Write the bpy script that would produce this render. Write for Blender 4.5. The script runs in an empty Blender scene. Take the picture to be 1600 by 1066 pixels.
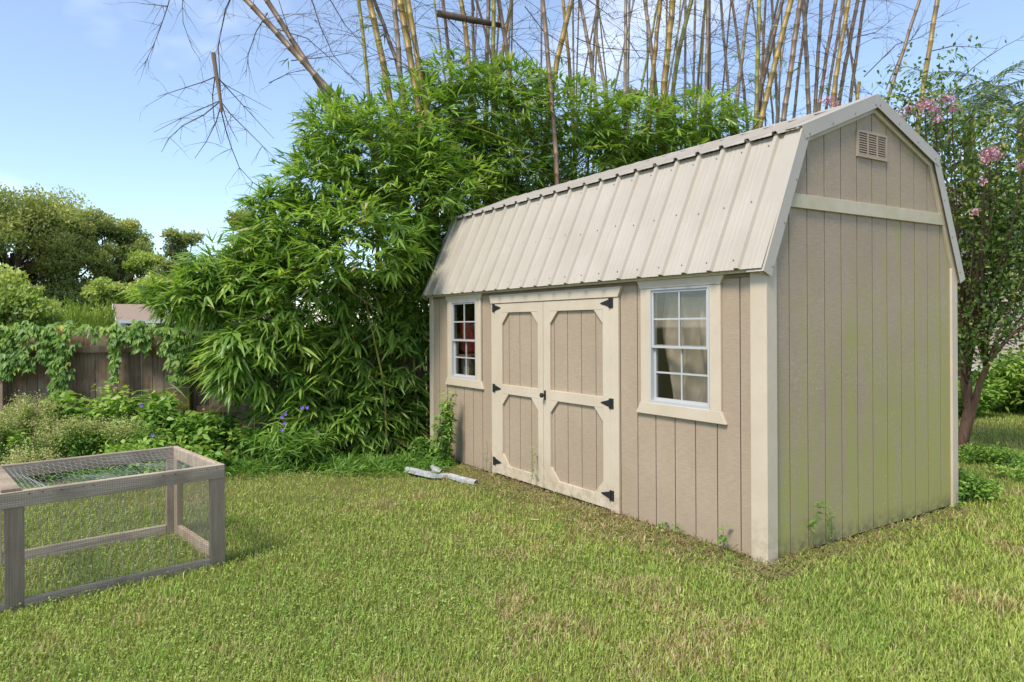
import bpy, bmesh, math, random
import numpy as np
from mathutils import Vector, Matrix
random.seed(7); rng = np.random.default_rng(11)
S = bpy.context.scene
C = S.collection

# ------------------------------------------------------------------ camera
F, V0, ROLL, H = 1108.6, 508.5, -0.0052, 1.547      # focal (px of 1600), horizon row, roll, eye height
cam = bpy.data.cameras.new('camera'); cam_o = bpy.data.objects.new('camera', cam); C.objects.link(cam_o)
cam.sensor_width = 36; cam.lens = 36 * F / 1600
cam.shift_y = -(533 - V0) / 1600
cam.clip_start = 0.05; cam.clip_end = 2000
cam_o.location = (0, 0, H); cam_o.rotation_euler = (math.radians(90), -ROLL, 0)
S.camera = cam_o
S.render.resolution_x, S.render.resolution_y = 1024, 682

# ------------------------------------------------------------------ sky and sun
SUN_EL, SUN_AZ = math.radians(54), math.radians(217)   # azimuth clockwise from +Y (left of the camera, a little behind)
wd = bpy.data.worlds.new('World'); S.world = wd; wd.use_nodes = True
nt = wd.node_tree; nt.nodes.clear()
def N(t, k, **kw):
    n = t.nodes.new(k)
    for a, b in kw.items(): setattr(n, a, b)
    return n
out = N(nt, 'ShaderNodeOutputWorld'); bg = N(nt, 'ShaderNodeBackground')
sky = N(nt, 'ShaderNodeTexSky', sky_type='NISHITA'); sky.sun_disc = False
sky.sun_elevation = SUN_EL; sky.sun_rotation = SUN_AZ
sky.air_density = 1.0; sky.dust_density = 0.0; sky.ozone_density = 4.0
tc = N(nt, 'ShaderNodeTexCoord'); mp = N(nt, 'ShaderNodeMapping'); mp.inputs['Scale'].default_value = (1.0, 1.0, 2.0)
mp.inputs['Location'].default_value = (9.4, 0.9, 2.3); mp.inputs['Rotation'].default_value = (0, 0, math.radians(-1))
nz = N(nt, 'ShaderNodeTexNoise'); nz.inputs['Scale'].default_value = 1.9; nz.inputs['Detail'].default_value = 5; nz.inputs['Roughness'].default_value = 0.52
rp = N(nt, 'ShaderNodeValToRGB'); rp.color_ramp.elements[0].position = 0.54; rp.color_ramp.elements[1].position = 0.82
mx = N(nt, 'ShaderNodeMixRGB'); mx.inputs[2].default_value = (5.6, 5.9, 6.3, 1)
ml = N(nt, 'ShaderNodeMath', operation='MULTIPLY'); ml.inputs[1].default_value = 1.0
nt.links.new(tc.outputs['Generated'], mp.inputs[0]); nt.links.new(mp.outputs[0], nz.inputs['Vector'])
nt.links.new(nz.outputs['Fac'], rp.inputs[0]); nt.links.new(rp.outputs[0], ml.inputs[0]); nt.links.new(ml.outputs[0], mx.inputs[0])
veil = N(nt, 'ShaderNodeMixRGB'); veil.inputs[0].default_value = 0.23; veil.inputs[2].default_value = (2.7, 2.75, 2.8, 1)   # thin high haze over the whole sky
nt.links.new(sky.outputs[0], veil.inputs[1]); nt.links.new(veil.outputs[0], mx.inputs[1]); nt.links.new(mx.outputs[0], bg.inputs[0]); nt.links.new(bg.outputs[0], out.inputs[0])
bg.inputs[1].default_value = 0.125
sl = bpy.data.lights.new('sun', 'SUN'); sun = bpy.data.objects.new('sun', sl); C.objects.link(sun)
sl.energy = 2.3; sl.angle = math.radians(18); sl.color = (1, 0.92, 0.78)
sd = Vector((math.sin(SUN_AZ) * math.cos(SUN_EL), math.cos(SUN_AZ) * math.cos(SUN_EL), math.sin(SUN_EL)))
sun.rotation_euler = sd.to_track_quat('Z', 'Y').to_euler(); sun.location = sd * 40
vs = S.view_settings; vs.view_transform = 'Standard'; vs.look = 'None'; vs.exposure = 1.1; vs.gamma = 1; vs.use_curve_mapping = False

# ------------------------------------------------------------------ helpers
def PX(u, v, Y):
    """point at depth Y seen at pixel (u, v) of the 1600-wide photograph"""
    du, dv = u - 800, v - V0
    a = du * math.cos(ROLL) + dv * math.sin(ROLL); b = -du * math.sin(ROLL) + dv * math.cos(ROLL)
    return Vector((a / F * Y, Y, H - b / F * Y))
def GP(u, v, z=0):
    du, dv = u - 800, v - V0
    b = -du * math.sin(ROLL) + dv * math.cos(ROLL)
    return PX(u, v, (H - z) * F / b)

def tag(o, label=None, cat=None, group=None, kind=None):
    if label: o['label'] = label
    if cat: o['category'] = cat
    if group: o['group'] = group
    if kind: o['kind'] = kind
    return o
def empty(name, loc=(0, 0, 0), rz=0, label=None, cat=None, group=None):
    o = bpy.data.objects.new(name, None); C.objects.link(o); o.location = loc; o.rotation_euler = (0, 0, rz)
    o.empty_display_size = 0.1
    return tag(o, label, cat, group)
def link(name, me, mat, parent=None):
    o = bpy.data.objects.new(name, me); C.objects.link(o)
    if mat and not me.materials: me.materials.append(mat)
    if parent: o.parent = parent
    return o
class MB:
    """collects simple shapes; build() links them as one mesh object"""
    def __init__(s, f=None): s.v = []; s.f = []; s.fn = f
    def add(s, vs, fs):
        n = len(s.v); s.v += [tuple(p) for p in vs]; s.f += [tuple(i + n for i in q) for q in fs]; return s
    def box(s, x0, x1, y0, y1, z0, z1):
        return s.add([(x0,y0,z0),(x1,y0,z0),(x1,y1,z0),(x0,y1,z0),(x0,y0,z1),(x1,y0,z1),(x1,y1,z1),(x0,y1,z1)],
                     [(0,3,2,1),(4,5,6,7),(0,1,5,4),(1,2,6,5),(2,3,7,6),(3,0,4,7)])
    def hexa(s, a, b):
        """two matching quads joined"""
        return s.add(list(a) + list(b), [(0,3,2,1),(4,5,6,7),(0,1,5,4),(1,2,6,5),(2,3,7,6),(3,0,4,7)])
    def prism(s, poly, fn, t0, t1):
        """poly (2-D points), fn(p, q, t) -> 3-D"""
        n = len(poly)
        vs = [fn(p, q, t0) for p, q in poly] + [fn(p, q, t1) for p, q in poly]
        fs = [tuple(range(n - 1, -1, -1)), tuple(range(n, 2 * n))] + [(i, (i + 1) % n, (i + 1) % n + n, i + n) for i in range(n)]
        return s.add(vs, fs)
    def bar(s, a, b, w, h, up=(0, 0, 1)):
        a, b = Vector(a), Vector(b); d = (b - a).normalized(); up = Vector(up)
        x = d.cross(up).normalized(); y = x.cross(d)
        q = [-x*w/2 - y*h/2, x*w/2 - y*h/2, x*w/2 + y*h/2, -x*w/2 + y*h/2]
        return s.hexa([a + k for k in q], [b + k for k in q])
    def tube(s, path, radii, n=6, cap=True):
        path = [Vector(p) for p in path]; m = len(path); vs = []; prev = None
        for i, p in enumerate(path):
            d = (path[min(i + 1, m - 1)] - path[max(i - 1, 0)])
            d = d.normalized() if d.length > 1e-9 else Vector((0, 0, 1))
            r = prev if prev else (Vector((1, 0, 0)) if abs(d.x) < .9 else Vector((0, 1, 0)))
            x = (r - d * r.dot(d)).normalized(); prev = x; y = d.cross(x)
            rr = radii[i] if hasattr(radii, '__len__') else radii
            for k in range(n):
                t = 2 * math.pi * k / n; vs.append(p + (x * math.cos(t) + y * math.sin(t)) * rr)
        fs = [(i*n + k, i*n + (k+1) % n, (i+1)*n + (k+1) % n, (i+1)*n + k) for i in range(m - 1) for k in range(n)]
        if cap: fs += [tuple(range(n - 1, -1, -1)), tuple(range((m - 1)*n, m*n))]
        return s.add(vs, fs)
    def mesh(s, name, smooth=False):
        me = bpy.data.meshes.new(name); v = [s.fn(*p) for p in s.v] if s.fn else s.v
        me.from_pydata(v, [], s.f)
        if smooth: me.shade_smooth()
        return me
    def build(s, name, mat, parent=None, smooth=False, bevel=0):
        o = link(name, s.mesh(name, smooth), mat, parent)
        if bevel:
            b = o.modifiers.new('bevel', 'BEVEL'); b.width = bevel; b.segments = 1; b.limit_method = 'ANGLE'
        return o

def vnoise(x, y, sc, seed):
    """smooth 2-D value noise, 0..1"""
    g = np.random.default_rng(seed).random((64, 64)); x = np.asarray(x) / sc + 500; y = np.asarray(y) / sc + 500
    xi = np.floor(x).astype(int); yi = np.floor(y).astype(int); fx = x - xi; fy = y - yi
    fx = fx*fx*(3 - 2*fx); fy = fy*fy*(3 - 2*fy); a = xi % 64; b = yi % 64; a1 = (xi + 1) % 64; b1 = (yi + 1) % 64
    return (g[a, b]*(1-fx) + g[a1, b]*fx)*(1-fy) + (g[a, b1]*(1-fx) + g[a1, b1]*fx)*fy

# ------------------------------------------------------------------ materials
def mat_new(name):
    m = bpy.data.materials.new(name); m.use_nodes = True; t = m.node_tree; t.nodes.clear()
    o = N(t, 'ShaderNodeOutputMaterial'); b = N(t, 'ShaderNodeBsdfPrincipled'); t.links.new(b.outputs[0], o.inputs[0])
    return m, t, b, o
def ramp(t, fac, stops):
    r = N(t, 'ShaderNodeValToRGB'); e = r.color_ramp.elements
    while len(e) < len(stops): e.new(0.5)
    for k, (p, c) in zip(e, stops): k.position = p; k.color = (*c, 1)
    t.links.new(fac, r.inputs[0]); return r.outputs[0]
def noise(t, scale, vec=None, mscale=None, detail=4, rough=0.55):
    n = N(t, 'ShaderNodeTexNoise'); n.inputs['Scale'].default_value = scale; n.inputs['Detail'].default_value = detail; n.inputs['Roughness'].default_value = rough
    if vec is None:
        c = N(t, 'ShaderNodeTexCoord'); vec = c.outputs['Object']
    if mscale:
        q = N(t, 'ShaderNodeMapping'); q.inputs['Scale'].default_value = mscale; t.links.new(vec, q.inputs[0]); vec = q.outputs[0]
    t.links.new(vec, n.inputs['Vector']); return n.outputs['Fac']
def bump(t, b, h, st=0.3, dist=0.01):
    q = N(t, 'ShaderNodeBump'); q.inputs['Strength'].default_value = st; q.inputs['Distance'].default_value = dist
    t.links.new(h, q.inputs['Height']); t.links.new(q.outputs[0], b.inputs['Normal'])
def mixc(t, f, a, b, mode='MIX'):
    m = N(t, 'ShaderNodeMixRGB', blend_type=mode)
    for k, i in ((f, 0), (a, 1), (b, 2)):
        if isinstance(k, (int, float)): m.inputs[i].default_value = k
        elif isinstance(k, tuple): m.inputs[i].default_value = (*k, 1)
        else: t.links.new(k, m.inputs[i])
    return m.outputs[0]
def math_n(t, op, a, b):
    m = N(t, 'ShaderNodeMath', operation=op)
    for k, i in ((a, 0), (b, 1)):
        if isinstance(k, (int, float)): m.inputs[i].default_value = k
        else: t.links.new(k, m.inputs[i])
    return m.outputs[0]
def maprange(t, v, a, b, c=0, d=1):
    m = N(t, 'ShaderNodeMapRange'); t.links.new(v, m.inputs[0])
    for i, k in enumerate((a, b, c, d)): m.inputs[i + 1].default_value = k
    return m.outputs[0]
def plain(name, col, rough=0.6, spec=0.4, metal=0, var=0.0, nscale=8, bump_s=0, mscale=None):
    m, t, b, o = mat_new(name); b.inputs['Roughness'].default_value = rough; b.inputs['Specular IOR Level'].default_value = spec; b.inputs['Metallic'].default_value = metal
    if var:
        f = noise(t, nscale, mscale=mscale)
        lo = tuple(c * (1 - var) for c in col); hi = tuple(min(1, c * (1 + var)) for c in col)
        t.links.new(ramp(t, f, [(0.3, lo), (0.7, hi)]), b.inputs['Base Color'])
        if bump_s: bump(t, b, f, bump_s)
    else: b.inputs['Base Color'].default_value = (*col, 1)
    return m

def siding_mat(name, algae):
    m, t, b, o = mat_new(name); b.inputs['Roughness'].default_value = 0.7; b.inputs['Specular IOR Level'].default_value = 0.25
    g = noise(t, 1, mscale=(22, 22, 150), detail=6)          # embossed grain, short horizontal flecks
    big = noise(t, 1.6, detail=3)
    col = ramp(t, big, [(0.3, (0.385, 0.292, 0.208)), (0.7, (0.435, 0.338, 0.248))])
    col = mixc(t, maprange(t, g, 0.35, 0.75, 0, 0.42), col, (0.22, 0.17, 0.12))
    tc = N(t, 'ShaderNodeTexCoord'); sp = N(t, 'ShaderNodeSeparateXYZ'); t.links.new(tc.outputs['Object'], sp.inputs[0])
    # pale dirt splash near the ground
    spl = noise(t, 14, detail=4)
    low = maprange(t, sp.outputs['Z'], 0.45, 0.0, 0, 0.55)
    col = mixc(t, math_n(t, 'MULTIPLY', low, spl), col, (0.30, 0.24, 0.17))
    if algae:
        # green algae film: thicker low down and towards the far side, streaked and speckled
        h = math_n(t, 'ADD', maprange(t, sp.outputs['Z'], 2.45, 0.05, 0, 1.0), maprange(t, sp.outputs['X'], 0.3, 2.4, -0.12, 0.34))
        st = noise(t, 1, mscale=(9, 9, 1.1), detail=4)
        sk = math_n(t, 'ADD', math_n(t, 'MULTIPLY', noise(t, 55, detail=3), 0.5), math_n(t, 'MULTIPLY', noise(t, 6, detail=6, rough=0.7), 0.5))
        a = math_n(t, 'ADD', math_n(t, 'ADD', h, maprange(t, st, 0.28, 0.72, -0.5, 0.45)), maprange(t, sk, 0.36, 0.64, -0.34, 0.34))
        col = mixc(t, maprange(t, a, 0.20, 1.08, 0, 0.92), col, (0.345, 0.33, 0.105))
        pt = noise(t, 70, mscale=(1, 1, 0.55), detail=2, rough=0.7)
        sel = math_n(t, 'MULTIPLY', maprange(t, pt, 0.58, 0.66, 0, 0.75), maprange(t, noise(t, 2.2, detail=2), 0.45, 0.62, 0, 1))
        col = mixc(t, sel, col, (0.47, 0.46, 0.30))
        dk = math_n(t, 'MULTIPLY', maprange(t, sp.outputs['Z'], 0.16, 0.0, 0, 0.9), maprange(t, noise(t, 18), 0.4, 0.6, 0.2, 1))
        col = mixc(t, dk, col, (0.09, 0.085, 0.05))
    t.links.new(col, b.inputs['Base Color']); bump(t, b, g, 0.35, 0.003)
    return m
M = {}
M['siding'] = siding_mat('tan_siding', False); M['siding_green'] = siding_mat('algae_siding', True)
def trim_mat(name, algae=0):
    m, t, b, o = mat_new(name); b.inputs['Roughness'].default_value = 0.6
    g = noise(t, 1, mscale=(60, 60, 60)); big = noise(t, 3, detail=5)
    col = ramp(t, big, [(0.3, (0.525, 0.435, 0.325)), (0.7, (0.595, 0.50, 0.39))])
    col = mixc(t, maprange(t, noise(t, 25, detail=5), 0.55, 0.75, 0, 0.35), col, (0.45, 0.38, 0.26))
    tc = N(t, 'ShaderNodeTexCoord'); sp = N(t, 'ShaderNodeSeparateXYZ'); t.links.new(tc.outputs['Object'], sp.inputs[0])
    low = math_n(t, 'MULTIPLY', maprange(t, sp.outputs['Z'], 0.35, 0.0, 0, 0.9), maprange(t, noise(t, 16), 0.4, 0.65, 0, 1))
    col = mixc(t, low, col, (0.36, 0.30, 0.19))
    if algae: col = mixc(t, maprange(t, noise(t, 9, detail=5), 0.4, 0.7, 0.1, algae), col, (0.38, 0.38, 0.17))
    t.links.new(col, b.inputs['Base Color']); bump(t, b, g, 0.15, 0.003); return m
M['trim'] = trim_mat('cream_trim'); M['trim_green'] = trim_mat('cream_trim_with_algae', 0.55)
def roof_mat():
    m, t, b, o = mat_new('cream_roof_metal'); b.inputs['Roughness'].default_value = 0.42; b.inputs['Specular IOR Level'].default_value = 0.5
    col = ramp(t, noise(t, 2.5, detail=6), [(0.3, (0.40, 0.352, 0.29)), (0.7, (0.455, 0.405, 0.34))])
    st = noise(t, 1, mscale=(1.5, 30, 1.5), detail=4)
    col = mixc(t, maprange(t, st, 0.5, 0.8, 0, 0.35), col, (0.36, 0.31, 0.23))
    t.links.new(col, b.inputs['Base Color']); bump(t, b, noise(t, 3), 0.12, 0.02); return m
M['roof'] = roof_mat()
M['black'] = plain('black_iron', (0.018, 0.018, 0.02), 0.5)
M['screw'] = plain('grey_screw', (0.27, 0.24, 0.20), 0.5, metal=0.5)
M['vinyl'] = plain('white_vinyl', (0.46, 0.46, 0.46), 0.4)
M['vent'] = plain('tan_vent', (0.40, 0.315, 0.235), 0.6, var=0.06)
M['dark'] = plain('dark_timber', (0.035, 0.03, 0.024), 0.9, var=0.3)
M['inner'] = plain('raw_plywood', (0.22, 0.15, 0.09), 0.85, var=0.2)
M['curtain'] = plain('grey_curtain_cloth', (0.46, 0.41, 0.335), 0.9, var=0.1)
M['red'] = plain('red_plastic', (0.20, 0.018, 0.022), 0.45); M['blue'] = plain('blue_plastic', (0.12, 0.30, 0.50), 0.5)
M['paper'] = plain('white_card', (0.7, 0.7, 0.68), 0.8)
M['cardboard'] = plain('brown_cardboard', (0.34, 0.22, 0.12), 0.9, var=0.1)
def glass_mat():
    m = bpy.data.materials.new('window_glass'); m.use_nodes = True; t = m.node_tree; t.nodes.clear()
    o = N(t, 'ShaderNodeOutputMaterial'); tr = N(t, 'ShaderNodeBsdfTransparent'); gl = N(t, 'ShaderNodeBsdfGlossy'); gl.inputs['Roughness'].default_value = 0.03
    tr.inputs[0].default_value = (0.90, 0.89, 0.87, 1)
    lw = N(t, 'ShaderNodeLayerWeight'); mxs = N(t, 'ShaderNodeMixShader')
    fz = math_n(t, 'ADD', math_n(t, 'MULTIPLY', math_n(t, 'POWER', lw.outputs['Facing'], 4.0), 0.8), 0.075)
    t.links.new(fz, mxs.inputs[0]); t.links.new(tr.outputs[0], mxs.inputs[1]); t.links.new(gl.outputs[0], mxs.inputs[2])
    t.links.new(mxs.outputs[0], o.inputs[0]); return m
M['glass'] = glass_mat()
def wood_mat(name, c0, c1, grain=(2, 40, 40), stain=None, sfac=0.5):
    m, t, b, o = mat_new(name); b.inputs['Roughness'].default_value = 0.85; b.inputs['Specular IOR Level'].default_value = 0.2
    inf = N(t, 'ShaderNodeObjectInfo'); tcw = N(t, 'ShaderNodeTexCoord'); va = N(t, 'ShaderNodeVectorMath', operation='ADD')
    cmb = N(t, 'ShaderNodeCombineXYZ')
    for i in range(3): t.links.new(math_n(t, 'MULTIPLY', inf.outputs['Random'], 37.0 + 11*i), cmb.inputs[i])
    t.links.new(tcw.outputs['Object'], va.inputs[0]); t.links.new(cmb.outputs[0], va.inputs[1])
    g = noise(t, 1, va.outputs[0], mscale=grain, detail=6, rough=0.65)
    col = ramp(t, g, [(0.28, c0), (0.72, c1)])
    col = mixc(t, maprange(t, inf.outputs['Random'], 0, 1, 0.0, 0.55), col, tuple(k * 0.55 for k in c0))
    if stain: col = mixc(t, maprange(t, noise(t, 3.3, va.outputs[0], detail=5), 0.48, 0.72, 0, sfac), col, stain)
    t.links.new(col, b.inputs['Base Color']); bump(t, b, g, 0.5, 0.006); return m
M['fence'] = wood_mat('weathered_dark_fence_wood', (0.10, 0.062, 0.04), (0.34, 0.235, 0.16), (45, 45, 2.2), (0.38, 0.32, 0.25), 0.5)
M['post'] = wood_mat('mossy_yellow_post', (0.16, 0.13, 0.045), (0.32, 0.26, 0.10), (40, 40, 2))
M['cage'] = wood_mat('weathered_grey_lumber', (0.33, 0.255, 0.185), (0.66, 0.545, 0.43), (3, 55, 55), (0.11, 0.09, 0.075), 0.6)
M['cage_v'] = wood_mat('weathered_grey_upright', (0.31, 0.23, 0.16), (0.58, 0.465, 0.35), (50, 50, 3), (0.12, 0.10, 0.07), 0.6)
M['wire'] = plain('galvanised_wire', (0.21, 0.195, 0.17), 0.55, metal=0.3)
M['hexwire'] = plain('pale_netting', (0.40, 0.43, 0.41), 0.5, metal=0.3)

def leaf_mat(name, stops, trans=0.35, rough=0.45, spec=0.35, tint=(1.25, 1.3, 0.5)):
    m, t, b, o = mat_new(name); b.inputs['Roughness'].default_value = rough; b.inputs['Specular IOR Level'].default_value = spec
    at = N(t, 'ShaderNodeAttribute'); at.attribute_name = 'var'
    col = ramp(t, at.outputs['Fac'], stops); t.links.new(col, b.inputs['Base Color'])
    tl = N(t, 'ShaderNodeBsdfTranslucent'); t.links.new(mixc(t, 1.0, col, tint, 'MULTIPLY'), tl.inputs[0])
    ms = N(t, 'ShaderNodeMixShader'); ms.inputs[0].default_value = trans
    t.links.new(b.outputs[0], ms.inputs[1]); t.links.new(tl.outputs[0], ms.inputs[2]); t.links.new(ms.outputs[0], o.inputs[0]); return m
M['bamboo_leaf'] = leaf_mat('bamboo_leaf', [(0.0, (0.07, 0.15, 0.032)), (0.4, (0.18, 0.31, 0.055)), (0.8, (0.345, 0.49, 0.10)), (0.97, (0.50, 0.57, 0.18)), (1.0, (0.55, 0.47, 0.28))], 0.42, 0.33, 0.55)
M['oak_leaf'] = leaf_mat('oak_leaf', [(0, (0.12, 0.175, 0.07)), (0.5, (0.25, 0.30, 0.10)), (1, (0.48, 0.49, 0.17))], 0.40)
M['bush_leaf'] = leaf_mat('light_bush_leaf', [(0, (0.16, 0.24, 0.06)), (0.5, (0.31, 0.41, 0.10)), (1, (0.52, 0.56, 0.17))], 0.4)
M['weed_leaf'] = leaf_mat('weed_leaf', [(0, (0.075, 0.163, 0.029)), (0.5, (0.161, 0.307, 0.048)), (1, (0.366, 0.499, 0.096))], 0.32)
M['feathery'] = leaf_mat('feathery_weed', [(0, (0.168, 0.255, 0.030)), (1, (0.336, 0.435, 0.075))], 0.35)
M['vine_leaf'] = leaf_mat('vine_leaf', [(0, (0.055, 0.13, 0.02)), (0.5, (0.15, 0.28, 0.04)), (0.9, (0.33, 0.44, 0.07)), (1, (0.45, 0.44, 0.08))], 0.34)
M['pale_bloom'] = leaf_mat('pale_yellow_bloom', [(0, (0.36, 0.38, 0.14)), (0.7, (0.55, 0.55, 0.22)), (1, (0.60, 0.50, 0.30))], 0.35, 0.8, 0.1, (1, 1, .8))
M['myrtle_leaf'] = leaf_mat('myrtle_leaf', [(0, (0.05, 0.10, 0.025)), (0.5, (0.12, 0.20, 0.04)), (0.9, (0.25, 0.32, 0.07)), (1, (0.34, 0.33, 0.08))], 0.32)
M['pink'] = leaf_mat('pink_blossom', [(0, (0.55, 0.24, 0.30)), (1, (0.74, 0.50, 0.55))], 0.35, 0.7, 0.1, (1, .8, .9))
M['purple'] = leaf_mat('violet_petal', [(0, (0.16, 0.08, 0.50)), (1, (0.30, 0.20, 0.68))], 0.25, 0.6, 0.2, (1, .9, 1.1))
M['palm'] = leaf_mat('palm_frond', [(0, (0.07, 0.115, 0.055)), (1, (0.18, 0.25, 0.13))], 0.25, 0.4)
def cane_mat(name, stops):
    m, t, b, o = mat_new(name); b.inputs['Roughness'].default_value = 0.45
    g = noise(t, 1, mscale=(40, 40, 1.3), detail=3); col = ramp(t, g, stops)
    col = mixc(t, maprange(t, noise(t, 4, detail=6), 0.46, 0.66, 0, 0.75), col, (0.15, 0.11, 0.07))
    t.links.new(col, b.inputs['Base Color']); return m
M['yellow_cane'] = cane_mat('yellow_cane', [(0.3, (0.30, 0.175, 0.035)), (0.5, (0.36, 0.235, 0.055)), (0.68, (0.17, 0.155, 0.045))])
M['green_cane'] = cane_mat('green_cane', [(0.35, (0.16, 0.18, 0.03)), (0.65, (0.34, 0.29, 0.05))])
M['brown_cane'] = cane_mat('brown_cane', [(0.3, (0.14, 0.088, 0.052)), (0.7, (0.27, 0.18, 0.11))])
M['grey_cane'] = cane_mat('grey_cane', [(0.3, (0.20, 0.15, 0.11)), (0.7, (0.34, 0.27, 0.20))])
M['twig'] = plain('dead_twig', (0.095, 0.07, 0.052), 0.8, var=0.25)
M['bark'] = plain('brown_bark', (0.075, 0.055, 0.04), 0.9, var=0.3, nscale=12, bump_s=0.5)
M['myrtle_bark'] = plain('reddish_bark', (0.15, 0.085, 0.055), 0.7, var=0.35, nscale=9, mscale=(4, 4, 1))
M['stem'] = plain('green_stem', (0.10, 0.14, 0.03), 0.7, var=0.2)
M['shingle'] = plain('brown_shingle', (0.30, 0.22, 0.17), 0.95, var=0.12, nscale=30)
M['grey_shingle'] = plain('grey_shingle', (0.26, 0.22, 0.21), 0.95, var=0.15, nscale=20)
M['pink_lap'] = plain('rose_beige_lap_siding', (0.50, 0.40, 0.35), 0.7, var=0.05)
M['white'] = plain('white_paint', (0.72, 0.72, 0.72), 0.5, var=0.05)
M['grey_paint'] = plain('grey_wall_paint', (0.30, 0.28, 0.27), 0.8, var=0.1)
M['scrap'] = plain('dented_pale_metal', (0.46, 0.46, 0.47), 0.5, metal=0.25, var=0.3, nscale=30)

# leaf templates: x along the length (0..1), y half width (-.5...5), z fold
def leaf_tpl(kind):
    if kind == 'lance':
        v = [(0,0,0),(.22,.42,.12),(.22,0,0),(.22,-.42,.12),(.60,.36,.10),(.60,0,0),(.60,-.36,.10),(1,0,0)]
        f = [(0,2,1),(0,3,2),(1,2,5,4),(2,3,6,5),(4,5,7),(5,6,7)]
    elif kind == 'oval':
        v = [(0,0,0),(.4,.5,.1),(.4,0,0),(.4,-.5,.1),(1,0,0)]; f = [(0,2,1),(0,3,2),(1,2,4),(2,3,4)]
    elif kind == 'card':
        v = [(0,0,0),(.45,.5,.05),(1,0,0),(.5,-.5,-.05)]; f = [(0,3,2,1)]
    elif kind == 'round':
        v = [(0,0,0),(.3,.5,.05),(.75,.42,.05),(1,0,0),(.75,-.42,.05),(.3,-.5,.05)]; f = [(0,5,4,3,2,1)]
    return np.array(v, float), f
def leaf_mesh(name, tpl, c, d, L, W, var, droop=None, nrm=None):
    """one mesh of many leaves: base points c, directions d, lengths, widths"""
    T, Fc = leaf_tpl(tpl); n = len(c); k = len(T)
    c = np.asarray(c, float); d = np.asarray(d, float); d = d / (np.linalg.norm(d, axis=1, keepdims=True) + 1e-9)
    L = np.broadcast_to(np.asarray(L, float), (n,)); W = np.broadcast_to(np.asarray(W, float), (n,)); var = np.broadcast_to(np.asarray(var, float), (n,))
    if nrm is None: nrm = rng.normal(size=(n, 3)) * 0.55 + np.array([0, 0, 1.0])
    b = np.cross(nrm, d); b /= np.linalg.norm(b, axis=1, keepdims=True) + 1e-9; nn = np.cross(d, b)
    P = c[:, None] + T[None, :, 0, None]*L[:, None, None]*d[:, None] + T[None, :, 1, None]*W[:, None, None]*b[:, None] + T[None, :, 2, None]*W[:, None, None]*nn[:, None]
    if droop is not None:
        dr = np.broadcast_to(np.asarray(droop, float), (n,)); P[:, :, 2] -= (T[None, :, 0]**2) * (dr*L)[:, None]
    return raw_mesh(name, P.reshape(-1, 3), Fc, n, k, np.repeat(var, k))
def raw_mesh(name, P, Fc, n, k, var=None, col=None):
    off = (np.arange(n)*k)[:, None]; sizes = [len(q) for q in Fc]
    flat = np.concatenate([np.array(q) for q in Fc]); loops = (off + flat[None]).reshape(-1)
    st1 = np.concatenate([[0], np.cumsum(sizes)[:-1]]); tot = int(sum(sizes)); starts = ((np.arange(n)*tot)[:, None] + st1[None]).reshape(-1)
    me = bpy.data.meshes.new(name); me.vertices.add(len(P)); me.vertices.foreach_set('co', np.asarray(P, np.float32).reshape(-1))
    me.loops.add(len(loops)); me.loops.foreach_set('vertex_index', loops.astype(np.int32))
    me.polygons.add(len(starts)); me.polygons.foreach_set('loop_start', starts.astype(np.int32))
    if var is not None:
        a = me.attributes.new('var', 'FLOAT', 'POINT'); a.data.foreach_set('value', var.astype(np.float32))
    if col is not None:
        a = me.attributes.new('Col', 'FLOAT_COLOR', 'POINT'); a.data.foreach_set('color', np.asarray(col, np.float32).reshape(-1))
    me.update(calc_edges=True); return me
def rdir(n, up=0.0, flat=1.0):
    d = rng.normal(size=(n, 3)); d[:, 2] *= flat; d[:, 2] += up
    return d / (np.linalg.norm(d, axis=1, keepdims=True) + 1e-9)
# ------------------------------------------------------------------ ground and lawn
SX, SY, YAW, WID, LEN, SHEAR = 1.638, 4.5835, 0.5814, 2.44, 4.7233, 0.0111   # shed: near corner, heading, width, length, floor out of level
cY, sY = math.cos(YAW), math.sin(YAW)
def to_shed(x, y): dx, dy = x - SX, y - SY; return dx*cY + dy*sY, -dx*sY + dy*cY      # -> (w, s)
def from_shed(w, s): return SX + w*cY - s*sY, SY + w*sY + s*cY

m, t, b, o = mat_new('soil_and_thatch'); b.inputs['Roughness'].default_value = 1; b.inputs['Specular IOR Level'].default_value = 0.05
c1 = ramp(t, noise(t, 1.3, detail=6), [(0.3, (0.11, 0.125, 0.035)), (0.6, (0.16, 0.155, 0.05)), (0.75, (0.20, 0.15, 0.085))])
c1 = mixc(t, maprange(t, noise(t, 40, detail=4), 0.4, 0.7, 0, 0.6), c1, (0.09, 0.07, 0.04)); t.links.new(c1, b.inputs['Base Color'])
bump(t, b, noise(t, 60, detail=4), 0.6, 0.02); M['soil'] = m
g = MB(); gx = [-400, -60, -14] + [i*0.5 for i in range(-20, 29)] + [30, 60, 400]; gy = [-100, -20, 0] + [i*0.5 for i in range(2, 33)] + [30, 60, 120, 700]
vsx = [(x, y, 0.012*(vnoise(x, y, 0.9, 3).item() - 0.5) if abs(x) < 11 and 1 < y < 15 else 0) for y in gy for x in gx]
nxg = len(gx); g.add(vsx, [(j*nxg + i, j*nxg + i + 1, (j+1)*nxg + i + 1, (j+1)*nxg + i) for j in range(len(gy) - 1) for i in range(nxg - 1)])
tag(g.build('ground', M['soil'], smooth=True), kind='structure')

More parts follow.
